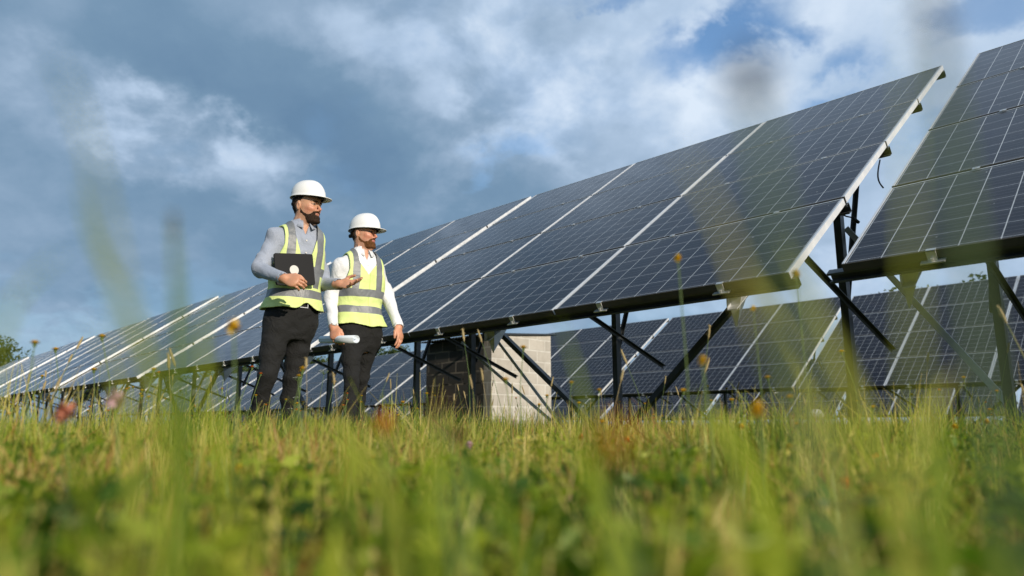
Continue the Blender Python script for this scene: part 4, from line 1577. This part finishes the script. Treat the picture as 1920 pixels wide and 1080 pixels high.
def make_person(P):
    """P: every joint read off the photograph"""
    lo, hi = P['lo'], P['hi']
    root = empty('person', (P['x'], P['y'], 0))
    l, f = fbasis(P['torso_deg'])
    lh, fh = fbasis(P['head_deg'])
    s = P['s']
    up = np.array([0, 0, 1.])
    J = {k: np.array(at(*v_)) for k, v_ in P['joints'].items()}
    cen = [(z_, P['x'] + dx, P['y'] + dy) for z_, dx, dy in P['centre']]
    tk = [(.745, .10, .075, .085), (.79, .145, .092, .108), (.86, .168, .108, .128), (.93, .172, .112, .126), (1.0, .158, .108, .104), (1.10, .156, .110, .098), (1.22, .168, .118, .106), (1.33, .180, .120, .112), (1.42, .176, .102, .108), (1.475, .140, .082, .094), (1.52, .092, .066, .074), (1.56, .062, .056, .06)]
    tk = [(z_ * s, a_ * P['girth'], b_ * P['girth'], c_ * P['girth']) for z_, a_, b_, c_ in tk]
    T = Loft(tk, cen, l, f)
    chin = J['chin']
    hk = [(chin[2] + z_ * P['hs'], a_ * P['hs'], b_ * P['hs'], c_ * P['hs']) for z_, a_, b_, c_ in head_keys()]
    hc = [(0, chin[0], chin[1]), (3, chin[0], chin[1])]
    H = Loft([(z_, a_, b_, max(c_, .004)) for z_, a_, b_, c_ in hk], hc, lh, fh, 2.25)
    hp = lambda u_, v_, z_: chin + (lh * u_ + fh * v_ + up * z_) * P['hs']
    tl = lambda u_, v_, z_: np.array([np.interp(z_, [c_[0] for c_ in cen], [c_[1] for c_ in cen]), np.interp(z_, [c_[0] for c_ in cen], [c_[2] for c_ in cen]), z_]) + l * u_ + f * v_
    neck0, neck1 = tl(0, -.022, 1.50 * s), hp(0, -.012, .075)

    # ---- body (skin): one surface
    B = Field(lo, hi, .0045)
    a_, b_ = T.bounds()
    B.add(lambda x, y, z: T.d(x, y, z, -.018), a_, b_, .0)
    B.cone(neck0, neck1, .060, .056, .035)
    for sd in ('r', 'l'):
        B.chain([J[sd + 'sho'], J[sd + 'elb'], J[sd + 'wri']], [.045, .036, .0265], .02)
        B.chain([J[sd + 'hip'], J[sd + 'kne'], J[sd + 'ank']], [.060, .032, .022], .02)
        toe = J[sd + 'ank'] + f * .15 * 1 + l * .0
        toe[2] = .03
        heel = J[sd + 'ank'].copy()
        heel[2] = .045
        B.cone(heel, toe, .034, .024, .02)
    a_, b_ = H.bounds(.13)
    B.add(lambda x, y, z: H.d(x, y, z), a_, b_, .022)
    hs = P['hs']
    B.ell(hp(0, -.004, .170), (.0745 * hs, .092 * hs, .062 * hs), (lh, fh, up), .015)
    B.chain([hp(0, .082, .130), hp(0, .099, .104), hp(0, .111, .087)], [.0070, .0080, .0098], .008)
    for sg in (-1, 1):
        B.cone(hp(sg * .007, .098, .080), hp(sg * .013, .092, .078), .0078, .0062, .006)
        B.cone(hp(sg * .012, .090, .139), hp(sg * .045, .077, .139), .0085, .0065, .010)
        B.cone(hp(sg * .030, .072, .090), hp(sg * .046, .058, .095), .014, .012, .02)
        B.ell(hp(sg * .031, .096, .117), (.019 * hs, .0150 * hs, .0115 * hs), (lh, fh, up), .010, sub=True)
        B.ell(hp(sg * .031, .074, .117), (.0125 * hs, .0125 * hs, .0115 * hs), (lh, fh, up), .003)
        B.cone(hp(sg * .020, .0855, .1245), hp(sg * .044, .0755, .1225), .0045, .0038, .004)
        ax = lh * sg * .92 - fh * .38
        ax /= np.linalg.norm(ax)
        ay = np.cross(up, ax)
        B.ell(hp(sg * .0795, -.010, .108), (.0095 * hs, .0175 * hs, .0310 * hs), (ax, ay, up), .006)
        B.ell(hp(sg * .0880, -.004, .110), (.0065 * hs, .0090 * hs, .0170 * hs), (ax, ay, up), .004, sub=True)
    B.cone(hp(-.017, .0870, .0595), hp(.017, .0870, .0595), .0048, .0048, .006)
    B.cone(hp(-.015, .0885, .0500), hp(.015, .0885, .0500), .0054, .0054, .006)
    B.cone(hp(-.011, .0950, .0548), hp(.011, .0950, .0548), .0018, .0018, .0)
    B.cone(hp(0, .078, .012), hp(0, .070, .006), .020, .020, .015)
    for sd in ('r', 'l'):
        B_h = P[sd + 'hand']
        hand(B, J[sd + 'wri'], at(*B_h['tip']) - Vector(J[sd + 'wri']), B_h['back'], B_h['thumb'], B_h['curl'], s=B_h.get('s', 1.0), tcurl=B_h.get('tc', .35), spread=B_h.get('sp', .10), topen=B_h.get('to', .75))

    def paint(V):
        u_ = (V - chin) @ lh / hs
        v_ = (V - chin) @ fh / hs
        z_ = (V[:, 2] - chin[2]) / hs
        col_ = np.tile(np.array(P['skin']), (len(V), 1))
        red = np.exp(-(((np.abs(u_) - .045) / .03) ** 2 + ((z_ - .085) / .03) ** 2)) * (v_ > .03) + np.exp(-((u_ / .02) ** 2 + ((z_ - .085) / .02) ** 2)) * (v_ > .09)
        col_ *= 1 - red[:, None] * np.array([0, .22, .22])
        lips = (np.abs(u_) < .024) & (z_ > .0425) & (z_ < .0655) & (v_ > .076)
        col_[lips] = P['lips']
        eye = ((np.abs(np.abs(u_) - .031) / .0105) ** 2 + ((z_ - .1175) / .0048) ** 2 < 1) & (v_ > .066)
        col_[eye] = (.30, .25, .22)
        iris = ((np.abs(np.abs(u_) - .033) / .0062) ** 2 + ((z_ - .1178) / .0062) ** 2 < 1) & (v_ > .066)
        col_[iris] = (.025, .015, .010)
        lash = ((np.abs(np.abs(u_) - .031) / .017) ** 2 < 1) & (np.abs(z_ - .1245 + .25 * (np.abs(np.abs(u_) - .031))) < .0022) & (v_ > .062)
        col_[lash] = (.05, .03, .02)
        hd = (z_ < -.2) & (V[:, 2] < 1.2)
        col_[hd] *= np.array([1.0, .90, .86])
        # stubbled cheeks and faded hairline
        st_ = (v_ > -.02) & (z_ > -.02) & (z_ < .080) & (np.abs(u_) > .02)
        col_[st_] *= (1 - .30 * np.clip((.080 - z_[st_]) / .04, 0, 1))[:, None]
        fade = (z_ > .06) & (v_ < -.01) & (z_ < .3)
        k_ = np.clip((-.01 - v_[fade]) / .03, 0, 1)[:, None]
        col_[fade] = col_[fade] * (1 - .55 * k_) + np.array(P['hair']) * .55 * k_
        return np.clip(col_, 0, 1)
    body = B.mesh('body', P['skin_mat'], root, paint=paint)

    # ---- hair, beard, brows
    def hairy(off, region, extra=None, seed=1, name='hair'):
        lo_ = chin + np.array([-.16, -.16, -.06])
        G = Field(lo_, chin + np.array([.16, .16, .27]), .0034)
        G.F[:] = 1
        G.add(lambda x, y, z: H.d(x, y, z, off) + wav(x, y, z, seed, (160, 160, 160), .0011), G.lo, G.lo + G.n * G.h, 0)
        if extra:
            extra(G)
        G.keep(region)
        return G.mesh(name, P['hair_mat'] if name == 'hair' else P['beard_mat'], body)

    def fr(x, y, z):
        return ((x - chin[0]) * lh[0] + (y - chin[1]) * lh[1]) / hs, ((x - chin[0]) * fh[0] + (y - chin[1]) * fh[1]) / hs, (z - chin[2]) / hs

    def reg_beard(x, y, z):
        u_, v_, z_ = fr(x, y, z)
        top = np.interp(v_, [-.03, .0, .02, .045, .066, .080, .10], P['beard_line'])
        jag = .002 * np.sin(u_ * 420) * np.sin(z_ * 300 + v_ * 350)
        d_ = z_ - top + jag
        d_ = np.maximum(d_, -.004 - v_)
        d_ = np.maximum(d_, -.028 - z_)
        mouth = .0095 - np.sqrt((u_ / 1.75) ** 2 + (z_ - .0545) ** 2 + np.where(v_ > .05, 0, 1))
        cheek = np.where((np.abs(u_) > .03) & (v_ > .072), 1, -1)
        return np.maximum(d_, mouth) * hs

    def ex_beard(G):
        G.ell(hp(0, .073, .004), (.029, .0335, P['beard_len']), (lh, fh, up), .014)
        G.cone(hp(-.010, .0885, .030), hp(.010, .0885, .030), .0125, .0125, .01)
        G.cone(hp(-.022, .083, .0655), hp(.022, .083, .0655), .0085, .0085, .006)
    hairy(.0032, reg_beard, ex_beard, 4, 'beard')

    def reg_hair(x, y, z):
        u_, v_, z_ = fr(x, y, z)
        frontl = np.interp(z_, [.03, .07, .10, .135, .165, .2], [-.06, -.040, -.022, .002, .030, .06])
        ear = np.sqrt((v_ + .010) ** 2 + (z_ - .108) ** 2) - .036
        d_ = np.maximum(v_ - frontl, .045 - z_)
        return np.maximum(d_, np.minimum(-ear, .1)) * hs
    hairy(.0045, reg_hair, None, 6, 'hair')
    for sg in (-1, 1):
        q = MB()
        pts = [hp(sg * .012, .0990, .1345), hp(sg * .026, .0955, .1395), hp(sg * .040, .0865, .1395), hp(sg * .050, .0750, .1345)]
        q.tube([Vector(p_) - Vector((P['x'], P['y'], 0)) for p_ in pts], [.0034, .0046, .0040, .0018], 7)
        o_ = q.build('eyebrow', P['beard_mat'], body, smooth=True)
        o_.parent = body
    # parent bodies carry the root offset themselves

    # ---- shirt
    S = Field(lo, hi, .006)
    a_, b_ = T.bounds()
    S.add(lambda x, y, z: T.d(x, y, z, 0, .975 * s) + wav(x, y, z, 3, (26, 26, 22), .0035), a_, b_, 0)
    for sd in ('r', 'l'):
        sh_, el, wr = J[sd + 'sho'], J[sd + 'elb'], J[sd + 'wri']
        S.cone(sh_ + (tl(0, 0, sh_[2]) - sh_) * .35, sh_, .056, .056, .05)
        S.cone(sh_, el, .054, .044, .045)
        S.cone(el, wr - (wr - el) / np.linalg.norm(wr - el) * .028, .046, .036, .030)
        dv = (wr - el) / np.linalg.norm(wr - el)
        S.cone(wr - dv * .058, wr - dv * .004, .0385, .0375, .003)
        for kk in range(3):      # pushed up folds at the elbow
            ce = el + (sh_ - el) * (.10 + .13 * kk)
            S.cone(ce + l * .018 + up * .01, ce - l * .018 - up * .01, .043, .045, .010)
    fw = S.F
    S.F = fw + np.where(np.abs(fw) < .03, wav(*S.grid((slice(None),) * 3), 8, (60, 60, 34), .0030), 0).astype(np.float32)
    for sd in ('r', 'l'):       # open cuffs
        el, wr = J[sd + 'elb'], J[sd + 'wri']
        dv = (wr - el) / np.linalg.norm(wr - el)
        c0_, c1_ = wr - dv * .012, wr + dv * .03

        def fcut(x, y, z, c0_=c0_, c1_=c1_, dv=dv):
            t = (x - c0_[0]) * dv[0] + (y - c0_[1]) * dv[1] + (z - c0_[2]) * dv[2]
            r = np.sqrt(np.maximum((x - c0_[0]) ** 2 + (y - c0_[1]) ** 2 + (z - c0_[2]) ** 2 - t * t, 0))
            return np.maximum(np.maximum(r - .033, -t), t - .05)
        S.cut(fcut, np.minimum(c0_, c1_) - .05, np.maximum(c0_, c1_) + .05, .002)
    if P['open_collar']:
        def vcut(x, y, z):
            u_, v_ = T.uv(x, y, z)
            wdt = np.interp(z, [(1.44) * s, 1.54 * s], [.0, .034])
            return np.maximum(np.abs(u_) - wdt, np.maximum(.02 - v_, 1.44 * s - z)).astype(np.float32)
        S.cut(vcut, tl(-.1, -.1, 1.40 * s) - .1, tl(.1, .2, 1.60 * s) + .1, .003)
    shirt = S.mesh('shirt', P['shirt_mat'], root)
    # collar: stand and folded leaf
    def collar(zc_, r0, r1, drop, pt, gap):
        n_ = 40
        vs, fs = [], []
        for i in range(n_ + 1):
            a = gap + (2 * math.pi - 2 * gap) * i / n_
            fr_ = max(0, math.cos(a)) ** 3
            dr = drop + pt * fr_
            c_ = tl(0, -.018 + .012 * fr_, zc_)
            for (r_, dz) in ((r0 * .96, -.030), (r0, .004 - .012 * fr_), (r0 + .004, .006 - .012 * fr_), ((r0 + r1) / 2 + .003, -dr * .45), (r1 + .010 * fr_, -dr)):
                p_ = c_ + (f * math.cos(a) * 1.02 + l * math.sin(a)) * r_ + up * dz
                vs.append(p_ - np.array([P['x'], P['y'], 0]))
        for i in range(n_):
            for k in range(4):
                a = i * 5 + k
                fs.append((a, a + 5, a + 6, a + 1))
        o_ = mesh_obj('collar', vs, fs, P['shirt_mat'], shirt, smooth=True)
        m_ = o_.modifiers.new('thickness', 'SOLIDIFY')
        m_.thickness = .003
        m_.offset = 1
    collar(P['collar_z'], .064, .094, .040, .026, P['gap'])
    # buttons down the front
    for k in range(3):
        zz = (1.40 - .085 * k) * s
        bf_ = np.interp(zz, T.k[:, 0], T.k[:, 2])
        q = MB()
        c_ = Vector(tl(.0, bf_ + .004, zz) - np.array([P['x'], P['y'], 0]))
        q.tube([c_, c_ + Vector(f) * .003], .0055, 8)
        q.build('button', M_DISC, shirt)

    # ---- vest
    Wf = Field(lo, hi, .0042)
    hz = P['hem']

    def outer(off):
        G = np.full(Wf.F.shape, 1.0, np.float32)
        keep_ = Wf.F
        Wf.F = G
        Wf.add(lambda x, y, z: T.d(x, y, z, off) + wav(x, y, z, 3, (26, 26, 22), .0035), *T.bounds(), 0)
        for sd in ('r', 'l'):
            sh_ = J[sd + 'sho']
            Wf.cone(sh_ + (tl(0, 0, sh_[2]) - sh_) * .35, sh_, .056 + off, .056 + off, .05)
        x, y, z = Wf.grid((slice(None),) * 3)
        r_ = Wf.F + wav(x, y, z, 15, (22, 22, 8), .0045) - np.interp(z, [hz - .01, hz + .16], [P['flare'], 0]).astype(np.float32)
        Wf.F = keep_
        return r_
    Fo = outer(.017)
    Wf.F = np.maximum(Fo, -(Fo + .0085)).astype(np.float32)

    def vreg(x, y, z):
        u_, v_ = T.uv(x, y, z)
        au = np.abs(u_)
        d_ = au - np.interp(z, np.array([1.0, 1.17, 1.25, 1.36, 1.46, 1.6]) * s, [.5, .5, .168, .138, .142, .150])
        nk = np.interp(z, np.array([P['vneck'], 1.42, 1.49, 1.6]) * s, [0, .072, .080, .10]) - au
        nk = np.where((v_ > -.01) | (z > 1.52 * s), nk, -1)
        nk = np.where(z > P['vneck'] * s, nk, -1)
        hem = (hz + .022 * np.exp(-((u_ - .03) / .045) ** 2) * (v_ > 0) * P['hemnotch'] + .004 * np.sin(u_ * 40)) - z
        return np.maximum(np.maximum(d_, nk), hem).astype(np.float32)
    Wf.keep(vreg)

    def vco(V):
        u_, v_ = T.uv(V[:, 0], V[:, 1], V[:, 2])
        return np.stack([u_, v_, V[:, 2]], 1)
    Wf.mesh('safety_vest', P['vest_mat'], root, coords=vco)

    # ---- trousers
    Tr = Field(lo, hi, .006)
    Tr.add(lambda x, y, z: T.d(x, y, z, .004, .75 * s, 1.0 * s), *T.bounds(), 0)
    for sd in ('r', 'l'):
        hp_, kn, an = J[sd + 'hip'], J[sd + 'kne'], J[sd + 'ank']
        Tr.cone(hp_ + up * .02, hp_ + (kn - hp_) * .5, .096 * P['leg'], .080 * P['leg'], .045)
        Tr.cone(hp_ + (kn - hp_) * .5, kn, .080 * P['leg'], .060 * P['leg'], .02)
        ca = kn + (an - kn) * .35 - f * .012
        Tr.cone(kn, ca, .060 * P['leg'], .056 * P['leg'], .02)
        Tr.cone(ca, an + up * .01, .054 * P['leg'], .043, .02)
        Tr.cone(an + up * .02, an - up * .050, .043, .050, .01)
    g_ = Tr.grid((slice(None),) * 3)
    Tr.F = Tr.F + np.where(np.abs(Tr.F) < .03, wav(*g_, 21, (34, 34, 46), .0032), 0).astype(np.float32)
    tr = Tr.mesh('trousers', M_TROUSER, root)
    Bt = Field(tl(-.3, -.3, .93 * s) - .05, tl(.3, .3, 1.03 * s) + .05, .005)
    Bt.add(lambda x, y, z: np.maximum(T.d(x, y, z, .011, .955 * s, .992 * s), -T.d(x, y, z, .002, .9, 1.1)), *T.bounds(), 0)
    Bt.mesh('belt', M_SHOE, root)
    q = MB()
    bf_ = np.interp(.973 * s, T.k[:, 0], T.k[:, 2]) + .012
    c_ = Vector(tl(.02, bf_, .973 * s) - np.array([P['x'], P['y'], 0]))
    Ml = Matrix((tuple(l) + (c_.x,), tuple(f) + (c_.y,), (0, 0, 1, c_.z), (0, 0, 0, 1)))
    Ml = Matrix(((l[0], f[0], 0, c_.x), (l[1], f[1], 0, c_.y), (0, 0, 1, c_.z), (0, 0, 0, 1)))
    for lo2, hi2 in (((-.028, -.002, -.020), (.028, .004, -.015)), ((-.028, -.002, .015), (.028, .004, .020)), ((-.028, -.002, -.015), (-.023, .004, .015)), ((.023, -.002, -.015), (.028, .004, .015))):
        q.box(lo2, hi2, M=Ml)
    q.build('buckle', M_CLAMP, root)
    for sd in ('r', 'l'):
        an = J[sd + 'ank']
        G = Field(an - np.array([.22, .32, .13]), an + np.array([.3, .2, .05]), .006)
        heel = an.copy()
        heel[2] = .052
        toe = heel + f * .165
        toe[2] = .036
        G.cone(an + up * .0, heel, .044, .045, .01)
        G.cone(heel, toe, .047, .036, .02)
        G.keep(lambda x, y, z: (.004 - z) + 0 * x + 0 * y)
        G.mesh('shoe', M_SHOE, root)

    # ---- hard hat
    zb, Ht = P['hat_z'], P['hat_h']
    a0_, bf_, bk_ = .101, .128, .120
    n_, rings = 64, 18
    vs, fs = [], []
    tilt = P['hat_tilt']

    def hat_pt(th_, r, z_):
        u_, v_ = math.sin(th_) * r, math.cos(th_) * r
        u_, v_ = u_ * a0_, v_ * (bf_ if v_ > 0 else bk_)
        if z_ > .004:
            z_ += .0055 * math.exp(-(u_ / .026) ** 2) * min(1, z_ / .03)
        z2 = z_ + v_ * tilt
        return hp(0, 0, 0) + lh * u_ + fh * (v_ + .002) + up * (z2 + zb)
    vs.append(hat_pt(0, 0, Ht))
    for i in range(1, rings + 1):
        t = i / rings
        e_ = t * math.pi / 2
        r = math.sin(e_) ** .84
        z_ = Ht * math.cos(e_) ** .92
        for k in range(n_):
            vs.append(hat_pt(2 * math.pi * k / n_, r * (1.0 if i < rings else 1.0), z_))
    for (ex, dz) in ((.0025, -.003), (.005, -.006), (.007, -.0085)):
        for k in range(n_):
            th_ = 2 * math.pi * k / n_
            c3 = max(0, math.cos(th_))
            vis = (c3 ** 1.1) * P['visor'] * ((ex - .0015) / .0055)
            p_ = hat_pt(th_, 1.0, 0)
            dr_ = lh * math.sin(th_) + fh * math.cos(th_)
            rim = fh * vis + dr_ * ex * .8
            vs.append(p_ + rim + up * (dz - vis * .22))
    for k in range(n_):
        fs.append((0, 1 + k, 1 + (k + 1) % n_))
    for i in range(rings + 2):
        for k in range(n_):
            a = 1 + i * n_ + k
            b2 = 1 + i * n_ + (k + 1) % n_
            fs.append((a, a + n_, b2 + n_, b2))
    off_ = np.array([P['x'], P['y'], 0])
    hat = mesh_obj('hard_hat', [v_ - off_ for v_ in vs], fs, M_HELMET, body, smooth=True)
    m_ = hat.modifiers.new('thickness', 'SOLIDIFY')
    m_.thickness = .0035
    m_.offset = -1
    # inner head band with ratchet at the back
    q = MB()
    vv, ff = [], []
    for k in range(n_):
        th_ = 2 * math.pi * k / n_
        back_ = max(0, -math.cos(th_))
        for (rr_, z_) in ((.90, .012), (.885, -.014 - .030 * back_ ** 3), (.865, -.014 - .030 * back_ ** 3), (.875, .012)):
            p_ = hat_pt(th_, rr_, 0) + up * z_
            vv.append(p_ - off_)
    for k in range(n_):
        k2 = (k + 1) % n_
        for j in range(4):
            ff.append((k * 4 + j, k2 * 4 + j, k2 * 4 + (j + 1) % 4, k * 4 + (j + 1) % 4))
    hb = mesh_obj('head_band', vv, ff, M_BLACK, hat, smooth=False)
    q = MB()
    c_ = Vector(hat_pt(math.pi, .90, 0) + up * -.036 - off_)
    q.tube([c_, c_ - Vector(fh) * .018], .015, 12)
    q.build('ratchet_knob', M_BLACK, hat, smooth=False)
    # seams on the shell
    tag(root, P['label'], 'person')
    return root, J, T, l, f


SK1 = skin_material('skin_tanned', (.5, .3, .2))
SK2 = skin_material('skin_ruddy', (.5, .3, .2))


def hair_mat(name, c0, c1):
    mt, nt_, b_ = material(name, c0, .9)
    b_.inputs['Specular IOR Level'].default_value = .15
    co_ = nt_.node('ShaderNodeTexCoord').outputs['Object']
    mp = nt_.node('ShaderNodeMapping')
    mp.inputs['Scale'].default_value = (1, 1, .3)
    nt_.l.new(co_, mp.inputs[0])
    n_ = nt_.noise(mp.outputs[0], 420, 3, .6)
    nt_.l.new(nt_.ramp(n_, [(.35, c0), (.7, c1)]), b_.inputs['Base Color'])
    bump(nt_, b_, n_, .8, .004)
    return mt


X1, Y1 = at(549, 600, 4.70).x, 4.70
person1, J1, T1, l1, f1 = make_person(dict(
    x=X1, y=Y1, s=1.0, girth=.955, leg=.95, hs=1.0, torso_deg=40, head_deg=67,
    lo=(X1 - .52, Y1 - .66, -.03), hi=(X1 + .56, Y1 + .42, 1.98),
    centre=((0, 0.0, 0), (.9, 0.0, 0), (1.1, .0, 0), (1.45, .02, 0), (1.6, .035, -.01)),
    joints=dict(chin=(574, 420, 4.70), rsho=(517, 445, 4.60), lsho=(588, 457, 4.83), relb=(487, 506, 4.46), rwri=(533, 522, 4.29), lelb=(605, 532, 4.84), lwri=(636, 533, 4.62),
                rhip=(520, 612, 4.64), rkne=(502, 702, 4.56), rank=(467, 834, 4.70), lhip=(563, 612, 4.77), lkne=(549, 704, 4.76), lank=(535, 831, 4.86)),
    rhand=dict(tip=(572, 531, 4.25), back=(-.10, -.95, .35), thumb=(.1, -.2, 1), curl=(1.25, 1.3, 1.35, 1.35), tc=.35, to=.55, sp=.05),
    lhand=dict(tip=(676, 532, 4.56), back=(-.1, .75, -.62), thumb=(.2, .2, 1), curl=(.25, .35, .55, .75), tc=.1, to=.85, sp=.16, s=1.02),
    skin=(.56, .32, .20), lips=(.40, .18, .12), hair=(.035, .022, .015), skin_mat=SK1,
    hair_mat=hair_mat('dark_hair', (.012, .008, .006), (.045, .030, .020)), beard_mat=hair_mat('dark_beard', (.012, .008, .006), (.060, .036, .024)),
    beard_line=(.120, .099, .066, .050, .054, .0725, .0725), beard_len=.014,
    shirt_mat=cloth('grey_blue_shirt', (.30, .335, .41), .8, 900, 13, .5, .2, (.42, .45, .52)), open_collar=True, collar_z=1.545, gap=.30,
    vest_mat=vest_material('hi_vis_vest_a', ((1.045, .028), (1.20, .028)), 1.09, .098), hem=.945, flare=.020, vneck=1.17, hemnotch=1.6,
    hat_z=.182, hat_h=.118, hat_tilt=-.06, visor=.052,
    label='bearded man in grey shirt and yellow vest holding a dark laptop, gesturing with open hand'))

X2, Y2 = at(671, 600, 5.30).x, 5.30
person2, J2, T2, l2, f2 = make_person(dict(
    x=X2, y=Y2, s=.975, girth=.97, leg=.86, hs=.98, torso_deg=38, head_deg=70,
    lo=(X2 - .52, Y2 - .66, -.03), hi=(X2 + .56, Y2 + .42, 1.95),
    centre=((0, 0.0, 0), (.9, 0.02, 0), (1.1, .0, 0), (1.45, .015, 0), (1.6, .025, -.01)),
    joints=dict(chin=(681, 467, 5.30), rsho=(639, 501, 5.19), lsho=(704, 507, 5.42), relb=(620, 560, 5.20), rwri=(625, 614, 5.06), lelb=(728, 560, 5.46), lwri=(747, 613, 5.30),
                rhip=(658, 634, 5.24), rkne=(659, 711, 5.14), rank=(655, 838, 5.12), lhip=(690, 634, 5.37), lkne=(678, 706, 5.38), lank=(666, 834, 5.50)),
    rhand=dict(tip=(632, 640, 5.00), back=(-.35, -.85, .25), thumb=(.9, -.3, .1), curl=(1.2, 1.25, 1.3, 1.3), tc=.3, to=.45, sp=.04),
    lhand=dict(tip=(752, 641, 5.26), back=(.85, -.35, .1), thumb=(-.3, -.9, 0), curl=(.55, .6, .7, .8), tc=.2, to=.45, sp=.06),
    skin=(.59, .325, .21), lips=(.42, .15, .12), hair=(.05, .028, .016), skin_mat=SK2,
    hair_mat=hair_mat('brown_hair', (.020, .012, .008), (.07, .04, .022)), beard_mat=hair_mat('ginger_beard', (.060, .026, .010), (.20, .085, .030)),
    beard_line=(.105, .088, .060, .045, .048, .069, .069), beard_len=.010,
    shirt_mat=cloth('white_shirt', (.76, .77, .79), .8, 900, 13, .5, .1), open_collar=True, collar_z=1.50, gap=.28,
    vest_mat=vest_material('hi_vis_vest_b', ((1.155, .028), (1.035, .026)), 1.18, .092), hem=.925, flare=.016, vneck=1.325, hemnotch=-.9,
    hat_z=.150, hat_h=.122, hat_tilt=.03, visor=.050,
    label='man in white shirt and yellow vest holding a roll of paper at his side'))

# laptop held against the first man's chest
c = at(552.5, 505, 4.525)
l_, f_ = Vector(l1), Vector(f1)
th = R(7)
ax = l_ * math.cos(th) + Vector((0, 0, 1)) * math.sin(th)
az = f_ * 1.0 + Vector((0, 0, .06))
ay = az.normalized().cross(ax).normalized() * -1
ay = ay if ay.z > 0 else -ay
az = ax.cross(ay)
az = az if az.dot(f_) > 0 else -az
M = Matrix(((ax.x, ay.x, az.x, 0), (ax.y, ay.y, az.y, 0), (ax.z, ay.z, az.z, 0), (0, 0, 0, 1)))
lap = empty('laptop', c)


def slab(name, w_, h_, z0, z1, mat, parent, rad=.012):
    prof = []
    for (sx_, sy_, a0) in ((1, 1, 0), (-1, 1, 90), (-1, -1, 180), (1, -1, 270)):
        for k in range(5):
            a = R(a0 + 22.5 * k)
            prof.append((sx_ * (w_ / 2 - rad) + rad * math.cos(a), sy_ * (h_ / 2 - rad) + rad * math.sin(a)))
    n_ = len(prof)
    vs = [M @ Vector((x_, y_, z0)) for x_, y_ in prof] + [M @ Vector((x_, y_, z1)) for x_, y_ in prof]
    fs = [tuple(range(n_))[::-1], tuple(range(n_, 2 * n_))] + [(i, (i + 1) % n_, n_ + (i + 1) % n_, n_ + i) for i in range(n_)]
    o_ = mesh_obj(name, vs, fs, mat, parent)
    bv = o_.modifiers.new('edge', 'BEVEL')
    bv.width = .0015
    bv.segments = 2
    return o_


slab('base', .258, .205, -.011, -.0015, M_LAPTOP, lap)
slab('lid', .258, .205, -.0005, .006, M_LAPTOP, lap)
q = MB()
n_ = 28
vs = [M @ Vector((-.006 + .030 * math.cos(2 * math.pi * k / n_), -.006 + .031 * math.sin(2 * math.pi * k / n_), z_)) for z_ in (.0063, .0071) for k in range(n_)]
q.add(vs, [tuple(range(n_))[::-1], tuple(range(n_, 2 * n_))] + [(i, (i + 1) % n_, n_ + (i + 1) % n_, n_ + i) for i in range(n_)])
q.build('emblem', M_DISC, lap)
tag(lap, 'closed dark laptop with round pale emblem held against the left man\'s chest', 'laptop')

# rolled drawing in the second man's hand
ra, rb_ = at(603, 637, 5.20), at(668, 636, 4.86)
ctr = ra.lerp(rb_, .5)
q = MB()
d_ = (rb_ - ra)
ln = d_.length
d_.normalize()
s1 = d_.cross(Vector((0, 0, 1))).normalized()
s2 = s1.cross(d_)
n_, turns = 96, 3.0
vs, fs = [], []
for k in range(n_ + 1):
    a = 2 * math.pi * turns * k / n_
    r = .0275 - .0022 * k / n_ * turns
    for e_ in (-.5, .5):
        vs.append((s1 * math.cos(a) + s2 * math.sin(a)) * r + d_ * (ln * e_ - .004 * (k / n_) * (1 if e_ > 0 else -1)))
for k in range(n_):
    fs.append((2 * k, 2 * k + 1, 2 * k + 3, 2 * k + 2))
o = mesh_obj('paper_roll', vs, fs, M_PAPER, smooth=True, loc=ctr)
m_ = o.modifiers.new('thickness', 'SOLIDIFY')
m_.thickness = .0008
tag(o, 'pale blue white roll of drawings in the right man\'s lowered hand', 'paper roll')
